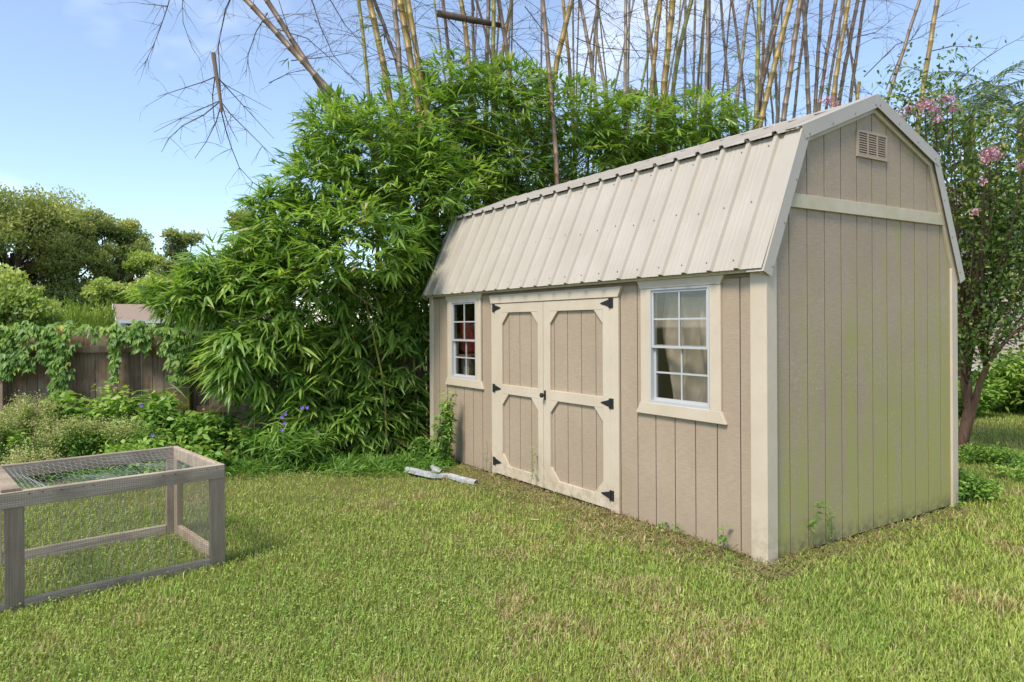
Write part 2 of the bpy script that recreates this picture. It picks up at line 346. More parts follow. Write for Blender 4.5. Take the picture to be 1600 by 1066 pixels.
m = bpy.data.materials.new('grass_blade'); m.use_nodes = True; t = m.node_tree; t.nodes.clear(); o = N(t, 'ShaderNodeOutputMaterial')
at = N(t, 'ShaderNodeAttribute'); at.attribute_name = 'Col'; b = N(t, 'ShaderNodeBsdfPrincipled'); b.inputs['Roughness'].default_value = 0.55; b.inputs['Specular IOR Level'].default_value = 0.25
tl = N(t, 'ShaderNodeBsdfTranslucent'); ms = N(t, 'ShaderNodeMixShader'); ms.inputs[0].default_value = 0.35
t.links.new(at.outputs['Color'], b.inputs['Base Color']); t.links.new(mixc(t, 1.0, at.outputs['Color'], (1.2, 1.2, .6), 'MULTIPLY'), tl.inputs[0])
t.links.new(b.outputs[0], ms.inputs[1]); t.links.new(tl.outputs[0], ms.inputs[2]); t.links.new(ms.outputs[0], o.inputs[0]); M['grass'] = m

def lawn_points(n, ymax=14.0):
    y = 2.3 * (ymax / 2.3) ** (rng.random(n) ** 1.25)          # denser close by
    x = (rng.random(n)*2 - 1) * (0.80*y + 1.5)
    w, s = to_shed(x, y)
    keep = ~((w > 0.0) & (w < WID) & (s > 0.0) & (s < LEN))
    keep &= ~((y > 8.35) & (x < 3.0))
    keep &= ~((w > -0.25) & (x < 3) & (y > 9.0))
    return x[keep], y[keep]
def lawn_colour(x, y, n):
    a = vnoise(x, y, 0.9, 21); b_ = vnoise(x, y, 0.28, 22); c_ = vnoise(x, y, 2.4, 23); r = rng.random(n)
    lush = np.array([0.25, 0.36, 0.068]); yel = np.array([0.52, 0.56, 0.14]); dry = np.array([0.60, 0.48, 0.27]); brown = np.array([0.42, 0.27, 0.14])
    t1 = np.clip(0.45*a + 0.35*c_ + 0.6*r - 0.25, 0, 1)[:, None]
    col = lush*(1 - t1) + yel*t1
    w, s = to_shed(x, y)
    near = np.clip(1 - np.abs(w + 0.22)/0.38, 0, 1)*((s > -0.3) & (s < 3.6)) + 0.8*np.clip(1 - np.abs(s + 0.15)/0.3, 0, 1)*((w > -0.2) & (w < 2.5))
    pd = np.clip((b_*0.6 + a*0.4 - 0.61)*3.0, 0, 0.45) + 0.07 + near*0.2
    isd = (rng.random(n) < pd)[:, None]
    dcol = dry*(0.6 + 0.6*rng.random((n, 1))); dcol = np.where(rng.random((n, 1)) < 0.35, brown, dcol)
    col = np.where(isd, dcol, col) * (0.62 + 0.75*rng.random((n, 1)))
    return np.concatenate([col, np.ones((n, 1))], 1), near, b_
def make_grass(n):
    x, y = lawn_points(n); w_, s_ = to_shed(x, y)
    worn = np.clip(1 - np.abs(w_ + .3)/.42, 0, 1)*((s_ > .2) & (s_ < 3.6)) + np.clip((vnoise(x, y, .35, 41) - .76)*5, 0, .8)     # trodden ground by the doors, small bare spots
    k_ = rng.random(len(x)) > worn*.55; x, y = x[k_], y[k_]; n = len(x)
    col, near, b_ = lawn_colour(x, y, n)
    sc = (y/4.2)**0.55
    right = np.clip((x + 0.2)*0.35, 0, 1)                         # coarser, taller blades on the right of the lawn
    hgt = (0.014 + 0.028*rng.random(n) + 0.026*right*rng.random(n)**2 + 0.02*np.clip(b_ - .6, 0, 1))*(0.85 + 0.15*sc)*(1 - 0.4*near)
    wid = (0.0026 + 0.0024*rng.random(n) + .0012*right)*sc*1.1
    ang = rng.random(n)*6.283; lean = (0.25 + 0.95*rng.random(n) + 0.8*near)*hgt
    dx, dy = np.cos(ang), np.sin(ang); px, py = -dy*wid/2, dx*wid/2; z0 = np.zeros(n) - 0.003
    P = np.stack([np.stack([x - px, y - py, z0], 1), np.stack([x + px, y + py, z0], 1),
                  np.stack([x + px*.9 + dx*lean*.35, y + py*.9 + dy*lean*.35, hgt*.62], 1), np.stack([x - px*.9 + dx*lean*.35, y - py*.9 + dy*lean*.35, hgt*.62], 1),
                  np.stack([x + dx*lean, y + dy*lean, hgt], 1)], 1)
    far = y > 6.2; cn, cf = col[~far], col[far]
    me = raw_mesh('lawn_grass', P[~far].reshape(-1, 3), [(0,1,2,3), (3,2,4)], len(cn), 5, col=np.repeat(cn, 5, 0)); me.materials.append(M['grass'])
    mf = raw_mesh('lawn_grass', P[far][:, [0, 1, 4]].reshape(-1, 3), [(0,1,2)], len(cf), 3, col=np.repeat(cf, 3, 0)); mf.materials.append(M['grass'])
    bm = bmesh.new(); bm.from_mesh(me); bm.from_mesh(mf); bm.to_mesh(me); bm.free(); bpy.data.meshes.remove(mf)
    return me
gr = link('lawn_grass', make_grass(540000), None); tag(gr, 'short green and straw coloured lawn grass covering the yard', 'grass', kind='stuff')
def make_clover(n):
    x, y = lawn_points(n, 10.5); n = len(x); keep = vnoise(x, y, 1.5, 31)*0.6 + vnoise(x, y, 0.4, 32)*0.3 + rng.random(len(x))*0.6 - np.clip((x - 0.3)*.10, 0, .35) > 0.66; x, y = x[keep], y[keep]; n = len(x)
    col, near, b_ = lawn_colour(x, y, n); col[:, :3] = np.array([0.25, 0.335, 0.085])*(0.45 + 0.8*rng.random((n, 1))) + col[:, :3]*0.3
    sc = (y/4.2)**0.45; L = (0.0042 + 0.005*rng.random(n))*sc; ang = rng.random(n)*6.283; z = 0.016 + 0.03*rng.random(n)
    d = np.stack([np.cos(ang), np.sin(ang), rng.normal(size=n)*0.3], 1); e = np.stack([-np.sin(ang), np.cos(ang), rng.normal(size=n)*0.35], 1)
    c = np.stack([x, y, z], 1); L3 = L[:, None]
    P = np.stack([c - d*L3, c + e*L3*.7, c + d*L3, c - e*L3*.7], 1)
    me = raw_mesh('lawn_clover', P.reshape(-1, 3), [(0,1,2,3)], n, 4, col=np.repeat(col, 4, 0)); me.materials.append(M['grass']); return me
tag(link('lawn_clover', make_clover(140000), None), 'tiny round leaved weeds mixed into the lawn', 'lawn weeds', kind='stuff')
# taller tufts, dead leaves
nt_ = 420; tx, ty = lawn_points(nt_, 9.0); cx_ = np.repeat(tx, 26) ; cy_ = np.repeat(ty, 26); n = len(cx_); cx_ = cx_ + rng.normal(size=n)*.022; cy_ = cy_ + rng.normal(size=n)*.022
ang = rng.random(n)*6.283; hh_ = (.03 + .055*rng.random(n))*np.repeat(.6 + .7*rng.random(len(tx)), 26); d = np.stack([np.cos(ang)*.5, np.sin(ang)*.5, np.ones(n)], 1)*hh_[:, None]
wv = np.stack([-np.sin(ang), np.cos(ang), np.zeros(n)], 1)*.0028; c = np.stack([cx_, cy_, np.zeros(n)], 1)
tone = np.repeat(rng.random(len(tx)), 26)[:, None]; cc = np.where(tone < .72, np.array([0.25, 0.38, 0.07]), np.array([0.46, 0.34, 0.17]))*(.6 + .8*rng.random((n, 1)))
P = np.stack([c - wv, c + wv, c + d + np.array([0, 0, 0])], 1)
me = raw_mesh('grass_tufts', P.reshape(-1, 3), [(0,1,2)], n, 3, col=np.repeat(np.concatenate([cc, np.ones((n, 1))], 1), 3, 0)); me.materials.append(M['grass'])
tag(link('grass_tufts', me, None), 'taller grass tufts, some brown, scattered over the lawn', 'grass', kind='stuff')
fx, fy = lawn_points(700, 8.6); kf = (fy > 5.4) & (rng.random(len(fx)) < .45); fx, fy = fx[kf], fy[kf]; nf = len(fx)
fa = rng.random(nf)*6.283; me = leaf_mesh('fallen_leaves', 'lance', np.stack([fx, fy, .028 + .015*rng.random(nf)], 1), np.stack([np.cos(fa), np.sin(fa), rng.normal(size=nf)*.12], 1), .05 + .07*rng.random(nf), .010 + .006*rng.random(nf), rng.random(nf))
M['dead_leaf'] = leaf_mat('dead_bamboo_leaf', [(0, (0.22, 0.15, 0.08)), (1, (0.55, 0.45, 0.28))], 0.2, 0.7, 0.2, (1, .9, .7))
tag(link('fallen_leaves', me, M['dead_leaf']), 'dry tan bamboo leaves fallen on the lawn', 'leaves', kind='stuff')
# dry clippings and straw lying along the foot of the shed
n = 2600; s_ = rng.random(n)*4.0 - 0.25; w_ = -np.abs(rng.normal(size=n))*0.22 - 0.015
e_ = rng.random(n) < 0.25; ww = np.where(e_, rng.random(n)*2.4, w_); ss = np.where(e_, -np.abs(rng.normal(size=n))*0.13 - 0.015, s_)
x, y = from_shed(ww, ss); ang = rng.random(n)*6.283; d = np.stack([np.cos(ang), np.sin(ang), 0.12*rng.normal(size=n)], 1)
Lc = 0.04 + 0.10*rng.random(n)**2; c = np.stack([x, y, 0.012 + 0.035*rng.random(n)], 1)
wv = np.stack([-np.sin(ang), np.cos(ang), np.zeros(n)], 1)*0.0022
P = np.stack([c - wv, c + wv, c + d*Lc[:, None] + wv, c + d*Lc[:, None] - wv], 1)
cc = np.array([0.40, 0.31, 0.17])*(0.45 + 0.8*rng.random((n, 1))); cc = np.concatenate([cc, np.ones((n, 1))], 1)
me = raw_mesh('dry_clippings', P.reshape(-1, 3), [(0,1,2,3)], n, 4, col=np.repeat(cc, 4, 0)); me.materials.append(M['grass'])
tag(link('dry_clippings', me, None), 'dry straw clippings lying along the foot of the tan shed', 'straw', kind='stuff')

# ------------------------------------------------------------------ the shed (local axes: x = width w, y = length s, z up)
shed = empty('garden_shed', (SX, SY, 0), YAW, 'tan barn style garden shed with cream trim and ribbed metal roof', 'shed')
def sh(w, s, z): return (w, s, z + SHEAR*w)
def SB(): return MB(sh)
GW = 0.008                                      # groove width
T_B = 0.014                                     # board thickness
PROF = [(-0.03, 1.86), (0.385, 2.80), (1.22, 3.115), (2.055, 2.80), (2.47, 1.86)]   # underside of the roof: (w, z)
def roof_z(w):
    for (a, za), (b_, zb) in zip(PROF, PROF[1:]):
        if a <= w <= b_: return za + (zb - za)*(w - a)/(b_ - a)
    return 1.86
ZB = 0.018
wins = [(0.436, 1.020, 0.952, 1.822), (3.638, 4.190, 0.960, 1.820)]
door = (1.425, 3.262, 0.03, 1.80)
openings = [(a - 0.006, b_ + 0.006, c_ - 0.006, d_ + 0.006) for a, b_, c_, d_ in wins] + [door]
# front boards
edges = [0.0] + [0.190 + 0.1968*k for k in range(23)] + [LEN]
for a, b_ in zip(edges, edges[1:]):
    a2 = a + (GW/2 if a > 0 else 0.09); b2 = b_ - (GW/2 if b_ < LEN else 0.07)
    cuts = sorted({a2, b2} | {q for op in openings for q in op[:2] if a2 < q < b2}); parts_ = []
    for p, q in zip(cuts, cuts[1:]):
        mid = (p + q)/2; zr = [(ZB, 1.93)]
        for op in openings:
            if op[0] < mid < op[1]: zr = [(ZB, op[2]), (op[3], 1.93)]
        parts_ += [(p, q, z0, z1) for z0, z1 in zr if z1 - z0 > 0.02]
    whole = any(z1 - z0 > 1.8 for _, _, z0, z1 in parts_)        # boards beside an opening stay one piece, cut ones become two
    for grp in ([parts_] if whole else [[k] for k in parts_]):
        mb = SB()
        for p, q, z0, z1 in grp: mb.box(-T_B, -.0120, p, q, z0, z1)
        if grp: mb.build('siding_board', M['siding'], shed)
# groove backing and inner skin (with openings)
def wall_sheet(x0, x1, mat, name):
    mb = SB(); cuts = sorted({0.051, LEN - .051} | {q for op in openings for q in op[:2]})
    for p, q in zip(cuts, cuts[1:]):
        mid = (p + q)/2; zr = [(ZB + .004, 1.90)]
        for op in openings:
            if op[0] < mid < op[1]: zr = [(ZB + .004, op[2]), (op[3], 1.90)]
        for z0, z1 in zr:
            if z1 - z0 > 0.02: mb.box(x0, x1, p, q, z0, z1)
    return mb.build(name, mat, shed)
M['groove'] = plain('painted_groove_shade', (0.05, 0.038, 0.025), 0.9)  # shade inside the siding and door grooves, put into the dark backing colour
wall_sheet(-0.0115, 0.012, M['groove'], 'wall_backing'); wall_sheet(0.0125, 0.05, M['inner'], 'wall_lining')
# near end boards, cut to the barn roof line
we = [0.0] + [0.228 + 0.198*k for k in range(11)] + [WID]
for a, b_ in zip(we, we[1:]):
    a2 = a + (GW/2 if a > 0 else 0.0); b2 = b_ - (GW/2 if b_ < WID else 0)
    tp = [(b2, roof_z(b2))] + [(p, z) for p, z in reversed(PROF) if a2 < p < b2] + [(a2, roof_z(a2))]
    SB().prism([(a2, ZB), (b2, ZB)] + tp, lambda p, q, t_: (p, t_, q), -T_B, -.0120).build('siding_board', M['siding_green'], shed)
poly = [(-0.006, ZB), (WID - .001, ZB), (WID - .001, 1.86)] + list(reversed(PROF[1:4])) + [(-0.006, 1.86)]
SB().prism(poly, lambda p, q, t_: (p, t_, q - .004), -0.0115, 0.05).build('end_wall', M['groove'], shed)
SB().prism(poly, lambda p, q, t_: (p, t_, q - .004), LEN - 0.05, LEN).build('end_wall', M['siding'], shed)
SB().box(WID - 0.05, WID, 0.051, LEN - .051, ZB, 1.86).build('rear_wall', M['siding'], shed)
SB().box(0.052, WID - .052, 0.052, LEN - .052, 0.03, 0.06).build('floor', M['inner'], shed)
for q in (0.10, 0.85, 1.55, 2.26): SB().box(q, q + .09, 0.03, LEN - .03, -0.05, 0.028).build('skid', M['dark'], shed)
SB().box(0.02, 0.06, 0.02, LEN - .02, -0.04, 0.016).build('rim_joist', M['dark'], shed); SB().box(0.02, WID - .02, 0.022, 0.06, -0.04, 0.015).build('rim_joist', M['dark'], shed)
# corner trim
def corner(name, polyxy, z1): SB().prism(polyxy, lambda p, q, t_: (p, q, t_), 0.0, z1).build(name, M['trim'], shed, bevel=.002)
corner('corner_trim', [(-0.034, -0.034), (-0.034, 0.094), (-0.0145, 0.094), (-0.0145, -0.0345)], 1.90)
SB().box(-0.0140, 0.072, -0.0335, -0.0145, 0.0, 2.02).build('corner_trim', M['trim'], shed, bevel=.002)
SB().box(2.362, WID + .014, -0.034, -0.0145, 0.0, 1.97).build('corner_trim', M['trim'], shed, bevel=.002)
SB().box(-0.034, -0.0145, LEN - .072, LEN + .014, 0.01, 1.90).build('corner_trim', M['trim'], shed, bevel=.002)
# horizontal belt board on the gable
z0, z1 = 2.318, 2.411
SB().prism([(0.178, z0), (2.262, z0), (2.222, z1), (0.218, z1)], lambda p, q, t_: (p, t_, q), -0.034, -0.0145).build('belt_board', M['trim_green'], shed, bevel=.002)
# gable vent
v0, v1, vz0, vz1 = 1.012, 1.402, 2.745, 2.940
vent = SB()
for (a, b_, c_, d_) in ((v0, v1, vz0, vz0 + .018), (v0, v1, vz1 - .018, vz1), (v0, v0 + .018, vz0 + .018, vz1 - .018), (v1 - .018, v1, vz0 + .018, vz1 - .018),
                        (v0 + .126, v0 + .140, vz0 + .018, vz1 - .018), (v0 + .250, v0 + .264, vz0 + .018, vz1 - .018)): vent.box(a, b_, -0.030, -0.0145, c_, d_)
vo = vent.build('gable_vent', M['vent'], shed)
SB().box(v0 + .01, v1 - .01, -0.0165, -0.0150, vz0 + .01, vz1 - .01).build('vent_screen', M['siding'], vo)
for k in range(3):
    for j in range(9):
        a = v0 + .0185 + k*.1225; zz = vz0 + .022 + j*.0172
        SB().hexa([(a, -.029, zz), (a + .105, -.029, zz), (a + .105, -.019, zz + .0140), (a, -.019, zz + .0140)],
                  [(a, -.027, zz - .0015), (a + .105, -.027, zz - .0015), (a + .105, -.017, zz + .0125), (a, -.017, zz + .0125)]).build('louvre', M['vent'], vo)
# windows
def casing(parent, a, b_, z0, z1, wd_, hd):
    """flared head and sill boards plus two side boards, around the opening a..b_ / z0..z1"""
    X0, X1 = -0.034, -0.0145
    SB().box(X0, X1, a - wd_, a, z0 + .0005, z1).build('casing', M['trim'], parent, bevel=.002)
    SB().box(X0, X1, b_, b_ + wd_, z0 + .0005, z1).build('casing', M['trim'], parent, bevel=.002)
    f = lambda p, q, t_: (t_, p, q)
    SB().prism([(a - wd_, z1 + .001), (b_ + wd_, z1 + .001), (b_ + wd_ + .048, z1 + hd), (a - wd_ - .048, z1 + hd)], f, X0 - .006, X1).build('head_casing', M['trim'], parent, bevel=.002)
    SB().prism([(a - wd_ - .044, z0 - .087), (b_ + wd_ + .052, z0 - .087), (b_ + wd_, z0), (a - wd_, z0)], f, X0 - .006, X1).build('sill', M['trim'], parent, bevel=.002)
for (a, b_, z0, z1) in wins:
    wn = empty('window', (0, 0, 0)); wn.parent = shed
    casing(wn, a, b_, z0, z1, 0.098, 0.084)
    fr = SB(); q = .016
    fr.box(-.036, .03, a, a + q, z0, z1).box(-.036, .03, b_ - q, b_, z0, z1).box(-.0355, .03, a + q, b_ - q, z0, z0 + .022).box(-.0355, .03, a + q, b_ - q, z1 - q, z1)
    fr.build('frame', M['vinyl'], wn)
    zm = (z0 + z1)/2 - .004
    def sash(zz0, zz1, x, ins):
        o_ = SB(); A, B = a + q + .0005 + ins, b_ - q - .0005 - ins; r = .018
        o_.box(x, x + .02, A, A + r, zz0, zz1).box(x, x + .02, B - r, B, zz0, zz1).box(x + .0005, x + .0195, A + r, B - r, zz0, zz0 + r).box(x + .0005, x + .0195, A + r, B - r, zz1 - r, zz1)
        so = o_.build('sash', M['vinyl'], wn); cm, hm = (A + B)/2, (zz0 + zz1)/2; mw = .0065
        SB().box(x + .004, x + .016, cm - mw, cm + mw, zz0 + r, zz1 - r).box(x + .0045, x + .0155, A + r, cm - mw, hm - mw, hm + mw).box(x + .0045, x + .0155, cm + mw, B - r, hm - mw, hm + mw).build('muntin', M['vinyl'], so)
        for pa, pb in ((A + r, cm - mw), (cm + mw, B - r)):
            for pc, pd in ((zz0 + r, hm - mw), (hm + mw, zz1 - r)):
                SB().box(x + .009, x + .011, pa, pb, pc, pd).build('pane', M['glass'], so)
    sash(zm - .012, z1 - q - .0005, -.026, 0.0); sash(z0 + .0225, zm + .012, -.003, 0.0)
# doors
dr_x0, dr_x1 = -0.036, -0.016
SB().box(-.036, -.0145, 1.372, 1.4715, .02, 1.771).build('door_casing', M['trim'], shed, bevel=.002)
SB().box(-.036, -.0145, 3.2525, 3.318, .02, 1.771).build('door_casing', M['trim'], shed, bevel=.002)
SB().prism([(1.372, 1.772), (3.318, 1.772), (3.352, 1.857), (1.328, 1.857)], lambda p, q, t_: (t_, p, q), -.044, -.0145).build('door_header', M['trim'], shed, bevel=.002)
def make_door(a, b_, ins_a, ins_b, grooves, hinge_at_a, knob):
    d = empty('door'); d.parent = shed; zb_, zt = .038, 1.768
    es = [a] + grooves + [b_]
    for p, q in zip(es, es[1:]): SB().box(-.014, -.0120, p + (.0035 if p != a else 0), q - (.0035 if q != b_ else 0), zb_, zt).build('board', M['siding'], d)
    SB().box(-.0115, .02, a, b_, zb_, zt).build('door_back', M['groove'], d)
    tb = lambda nm, *bx: SB().box(dr_x0, dr_x1 + .0015, *bx).build(nm, M['trim'], d, bevel=.002)
    tb('stile', a, ins_a, zb_, zt); tb('stile', ins_b, b_, zb_, zt)
    for z0_, z1_ in ((1.675, zt), (.860, .952), (zb_, .140)): tb('rail', ins_a + .001, ins_b - .001, z0_, z1_)
    f = lambda p, q, t_: (t_, p, q); g_ = .112; A, B = ins_a + .001, ins_b - .001
    for tri in ([(A, 1.6745), (A, 1.6745 - g_), (A + g_, 1.6745)], [(B, 1.6745), (B - g_, 1.6745), (B, 1.6745 - g_)],
                [(A, .8595), (A, .8595 - g_), (A + g_, .8595)], [(B, .8595), (B - g_, .8595), (B, .8595 - g_)],
                [(A, .1405), (A + g_, .1405), (A, .1405 + g_)], [(B, .1405), (B, .1405 + g_), (B - g_, .1405)]):
        SB().prism(tri, f, dr_x0 + .001, dr_x1 + .0015).build('corner_brace', M['trim'], d)
    for zc in (1.726, .905, .155):
        sgn = 1 if hinge_at_a else -1; e = a if hinge_at_a else b_
        h = SB().box(-.041, -.0365, min(e - sgn*.042, e - sgn*.006), max(e - sgn*.042, e - sgn*.006), zc - .042, zc + .042)
        h.prism([(e + sgn*.006, zc - .030), (e + sgn*.006, zc + .030), (e + sgn*.105, zc + .006), (e + sgn*.118, zc), (e + sgn*.105, zc - .006)], f, -.041, -.0365)
        h.tube([sh(-.043, e, zc - .042 - SHEAR*0), sh(-.043, e, zc + .042)], .007, 8)
        h.build('hinge', M['black'], d)
    if knob:
        h = SB().box(-.041, -.0365, b_ - .040, b_ - .014, .858, .945)
        k = h.build('latch_plate', M['black'], d)
        SB().tube([(-.041, b_ - .028, .903), (-.062, b_ - .028, .903), (-.066, b_ - .028, .903), (-.085, b_ - .028, .903), (-.09, b_ - .028, .903)], [.008, .008, .021, .023, .014], 12).build('knob', M['black'], k)
make_door(1.4725, 2.403, 1.565, 2.300, [1.676, 1.868, 2.063, 2.259], True, True)
make_door(2.409, 3.2515, 2.492, 3.115, [2.629, 2.822, 3.015], False, False)
# roof sheets: lower and upper slopes on both sides
def slope_sheet(p_eave, p_top, s0, s1, name, lap=0.0):
    """ribbed sheet between two (w, z) points; ribs every 229 mm run up the slope"""
    (w0, z0), (w1, z1) = p_eave, p_top; d = Vector((w1 - w0, z1 - z0)).normalized(); nrm = Vector((-d.y, d.x))
    if nrm.y < 0: nrm = -nrm
    pts = []; x = s0
    ribs = [0.142 + .2286*k for k in range(-2, 24)]
    sec = [(s0, 0)]
    for r in ribs:
        for dx, h in ((-.026, 0), (-.015, .023), (.015, .023), (.026, 0), (.090, 0), (.100, .0016), (.108, .0016), (.118, 0), (.128, 0), (.138, .0016), (.146, .0016), (.156, 0)):
            if s0 + .002 < r + dx < s1 - .002: sec.append((r + dx, h))
    sec.append((s1, 0)); k = len(sec); vs_ = []
    for (w, z) in ((w0, z0), (w1, z1)):
        for s_, h in sec: vs_.append((w + nrm.x*(h + lap), s_, z + nrm.y*(h + lap)))
    for (w, z) in ((w0, z0), (w1, z1)):
        for s_, h in sec: vs_.append((w + nrm.x*(h + lap - .003), s_, z + nrm.y*(h + lap - .003)))
    fs = []
    for i in range(k - 1): fs += [(i, i + 1, k + i + 1, k + i), (2*k + i + 1, 2*k + i, 3*k + i, 3*k + i + 1), (i + 1, i, 2*k + i, 2*k + i + 1), (k + i, k + i + 1, 3*k + i + 1, 3*k + i)]
    fs += [(0, k, 3*k, 2*k), (2*k - 1, k - 1, 3*k - 1, 4*k - 1)]
    SB().add(vs_, fs).build(name, M['roof'], shed)
    return nrm, d
R0, R1 = (-0.100, 1.905), (0.335, 2.842); RA = (1.22, 3.172)
mir = lambda p: (WID - p[0], p[1])
s_start, s_end = 0.0, LEN + .085
cuts = [-.045, .37, 1.285, 2.199, 3.114, 4.028, s_end]
for i, (a, b_) in enumerate(zip(cuts, cuts[1:])):
    for p0, p1, lp in ((R0, R1, 0), ((R1[0] - .035, R1[1] - .0115), RA, .014)):
        lap = lp + .0012*(i % 2)
        n_, d_ = slope_sheet(p0, p1, a + .0004, b_ + (.03 if i < 5 else 0), 'roof_panel', lap); slope_sheet(mir(p0), mir(p1), a + .0004, b_ + (.03 if i < 5 else 0), 'roof_panel', lap)
# screws on the visible slope
sc = SB(); dvec = Vector((R1[0] - R0[0], R1[1] - R0[1])); nv = Vector((-dvec.y, dvec.x)).normalized()
for k in range(0, 20):
    s_ = .142 + .2286*k + .052
    for tt in (.07, .50 - .012*(k % 3), .93):
        p = Vector(R0) + dvec*tt + nv*.001; e = nv*.007
        sc.tube([(p.x, s_, p.y), (p.x + e.x, s_, p.y + e.y)], .0048, 6)
tag(sc.build('roof_screws', M['screw'], shed), kind='stuff')
# roof deck (hides the inside) and soffit
for p0, p1 in zip(PROF, PROF[1:]):
    SB().prism([(p0[0], p0[1]), (p1[0], p1[1]), (p1[0], p1[1] + .018), (p0[0], p0[1] + .018)], lambda p, q, t_: (p, t_, q), 0.0, LEN).build('roof_deck', M['inner'], shed)
for w_, q in ((-.062, 1), (WID + .032, 1)):
    SB().box(w_, w_ + .03, .03, LEN + .05, 1.885, 1.925).build('eave_board', M['trim_green'], shed)
# ridge cap and rake trim
RC = Vector(RA)
for sg in (1, -1):
    a = (RA[0], RA[1] + .036); b_ = (RA[0] - sg*.16, RA[1] + .036 - .16*.373)
    SB().prism([a, b_, (b_[0], b_[1] - .003), (a[0], a[1] - .003)], lambda p, q, t_: (p, t_, q), -.05, s_end).build('ridge_cap', M['roof'], shed)
def rake(s_face, s_in, name):
    """folded metal edge: a flange on the roof and a face on the gable, four runs, plus a wooden fascia behind"""
    PR = [(-.095, 1.885), (0.330, 2.866), (1.22, 3.213), (2.110, 2.866), (2.535, 1.885)]
    for i in range(4):
        (a, za), (b_, zb) = PR[i], PR[i + 1]; d = Vector((b_ - a, zb - za)).normalized(); n_ = Vector((-d.y, d.x))
        if n_.y < 0: n_ = -n_
        lift = (0, .004, .0052, 0)[i]
        A = Vector((a, za)) + n_*lift; B = Vector((b_, zb)) + n_*lift
        if i == 1: A -= d*.02
        if i == 2: B += d*.02
        fw = .088 if i in (0, 3) else .092
        sf = s_face - (0, .003, .0042, .001)[i]
        SB().prism([A, B, B - n_*.004, A - n_*.004], lambda p, q, t_: (p, t_, q), sf, s_in).build('rake_trim', M['roof'], shed)
        SB().prism([A - n_*.0045, B - n_*.0045, B - n_*fw, A - n_*fw], lambda p, q, t_: (p, t_, q), sf, sf + .004).build('rake_trim', M['roof'], shed)
        A2, B2 = Vector(PROF[i]), Vector(PROF[i + 1])
        if s_face < 1:
            SB().prism([A - n_*.0045, B - n_*.0045, B - n_*(fw + .030), A - n_*(fw + .030)], lambda p, q, t_: (p, t_, q), -.034 + .001*(i % 2), -.0150).build('fascia', M['trim_green'], shed)
            for tt in (.06, .35, .65, .94):
                p = A.lerp(B, tt) - n_*(fw - .014); SB().tube([sh(p.x, sf - .004, p.y), sh(p.x, sf + .001, p.y)], .006, 6).build('screw', M['screw'], shed)
rake(-.058, .075, 'near'); rake(LEN + .10, LEN + .02, 'far')
# inside, seen through the panes
def cloth(name, s0, s1, z0, z1, w, parent=None):
    mb = MB(); nu, nv_ = 60, 30; vs_ = []
    for j in range(nv_ + 1):
        for i in range(nu + 1):
            u, v = i/nu, j/nv_; pull = 0.16*math.sin(math.pi*min(1, v*1.2))*(1 - u)
            s_ = s0 + (s1 - s0)*u; z = z0 + (z1 - z0)*v - .05*math.sin(math.pi*u)*v
            if u > .55 and v < .62: s_ -= (u - .6)*(.62 - v)*.5*(u > .6)
            x_ = w + .022*math.sin(u*24 + 3*v + 1.5*math.sin(v*4)) + .018*math.sin(u*9 - v*7) + .006*math.sin(u*51 + v*13)
            vs_.append(sh(x_, s_, z))
    mb.add(vs_, [(j*(nu+1)+i, j*(nu+1)+i+1, (j+1)*(nu+1)+i+1, (j+1)*(nu+1)+i) for j in range(nv_) for i in range(nu)])
    o_ = mb.build(name, M['curtain'], parent, smooth=True)
    sol = o_.modifiers.new('thickness', 'SOLIDIFY'); sol.thickness = .002
    return o_
inn = lambda o_: (setattr(o_, 'location', (SX, SY, 0)), setattr(o_, 'rotation_euler', (0, 0, YAW)), o_)[2]
tag(inn(cloth('curtain', 0.36, 1.05, 0.86, 1.80, 0.13)), 'crumpled beige cloth curtain hanging behind the window nearest the shed corner', 'curtain')
tag(inn(SB().box(.30, .62, .74, 1.10, .06, 1.13).build('cardboard_box', M['cardboard'], bevel=.01)), 'brown cardboard box below the curtain inside the shed window', 'box')
rb = SB()
for k, (r, z) in enumerate(((.14, 1.28), (.16, 1.30), (.175, 1.62), (.15, 1.68))): pass
rb.tube([sh(.27, 4.24, 1.22), sh(.27, 4.24, 1.25), sh(.27, 4.24, 1.56), sh(.27, 4.24, 1.60), sh(.27, 4.24, 1.64)], [.14, .16, .185, .185, .06], 16)
tag(inn(rb.build('red_container', M['red'], smooth=False)), 'red plastic container seen through the small left shed window', 'container')
tag(inn(SB().box(.05, .55, 3.90, 4.62, 1.19, 1.218).box(.06, .10, 3.92, 3.96, .06, 1.19).box(.06, .10, 4.56, 4.60, .06, 1.19).box(.5, .54, 3.92, 3.96, .06, 1.19).box(.5, .54, 4.56, 4.60, .06, 1.19).build('storage_rack', M['inner'])), 'wooden rack under the red container inside the shed', 'rack')
tag(inn(SB().hexa([(.20, 4.02, .06), (.20, 4.26, .06), (.13, 4.26, 1.17), (.13, 4.02, 1.17)], [(.212, 4.02, .06), (.212, 4.26, .06), (.142, 4.26, 1.17), (.142, 4.02, 1.17)]).build('leaning_board', M['paper'])), 'white board leaning low behind the left shed window', 'board')
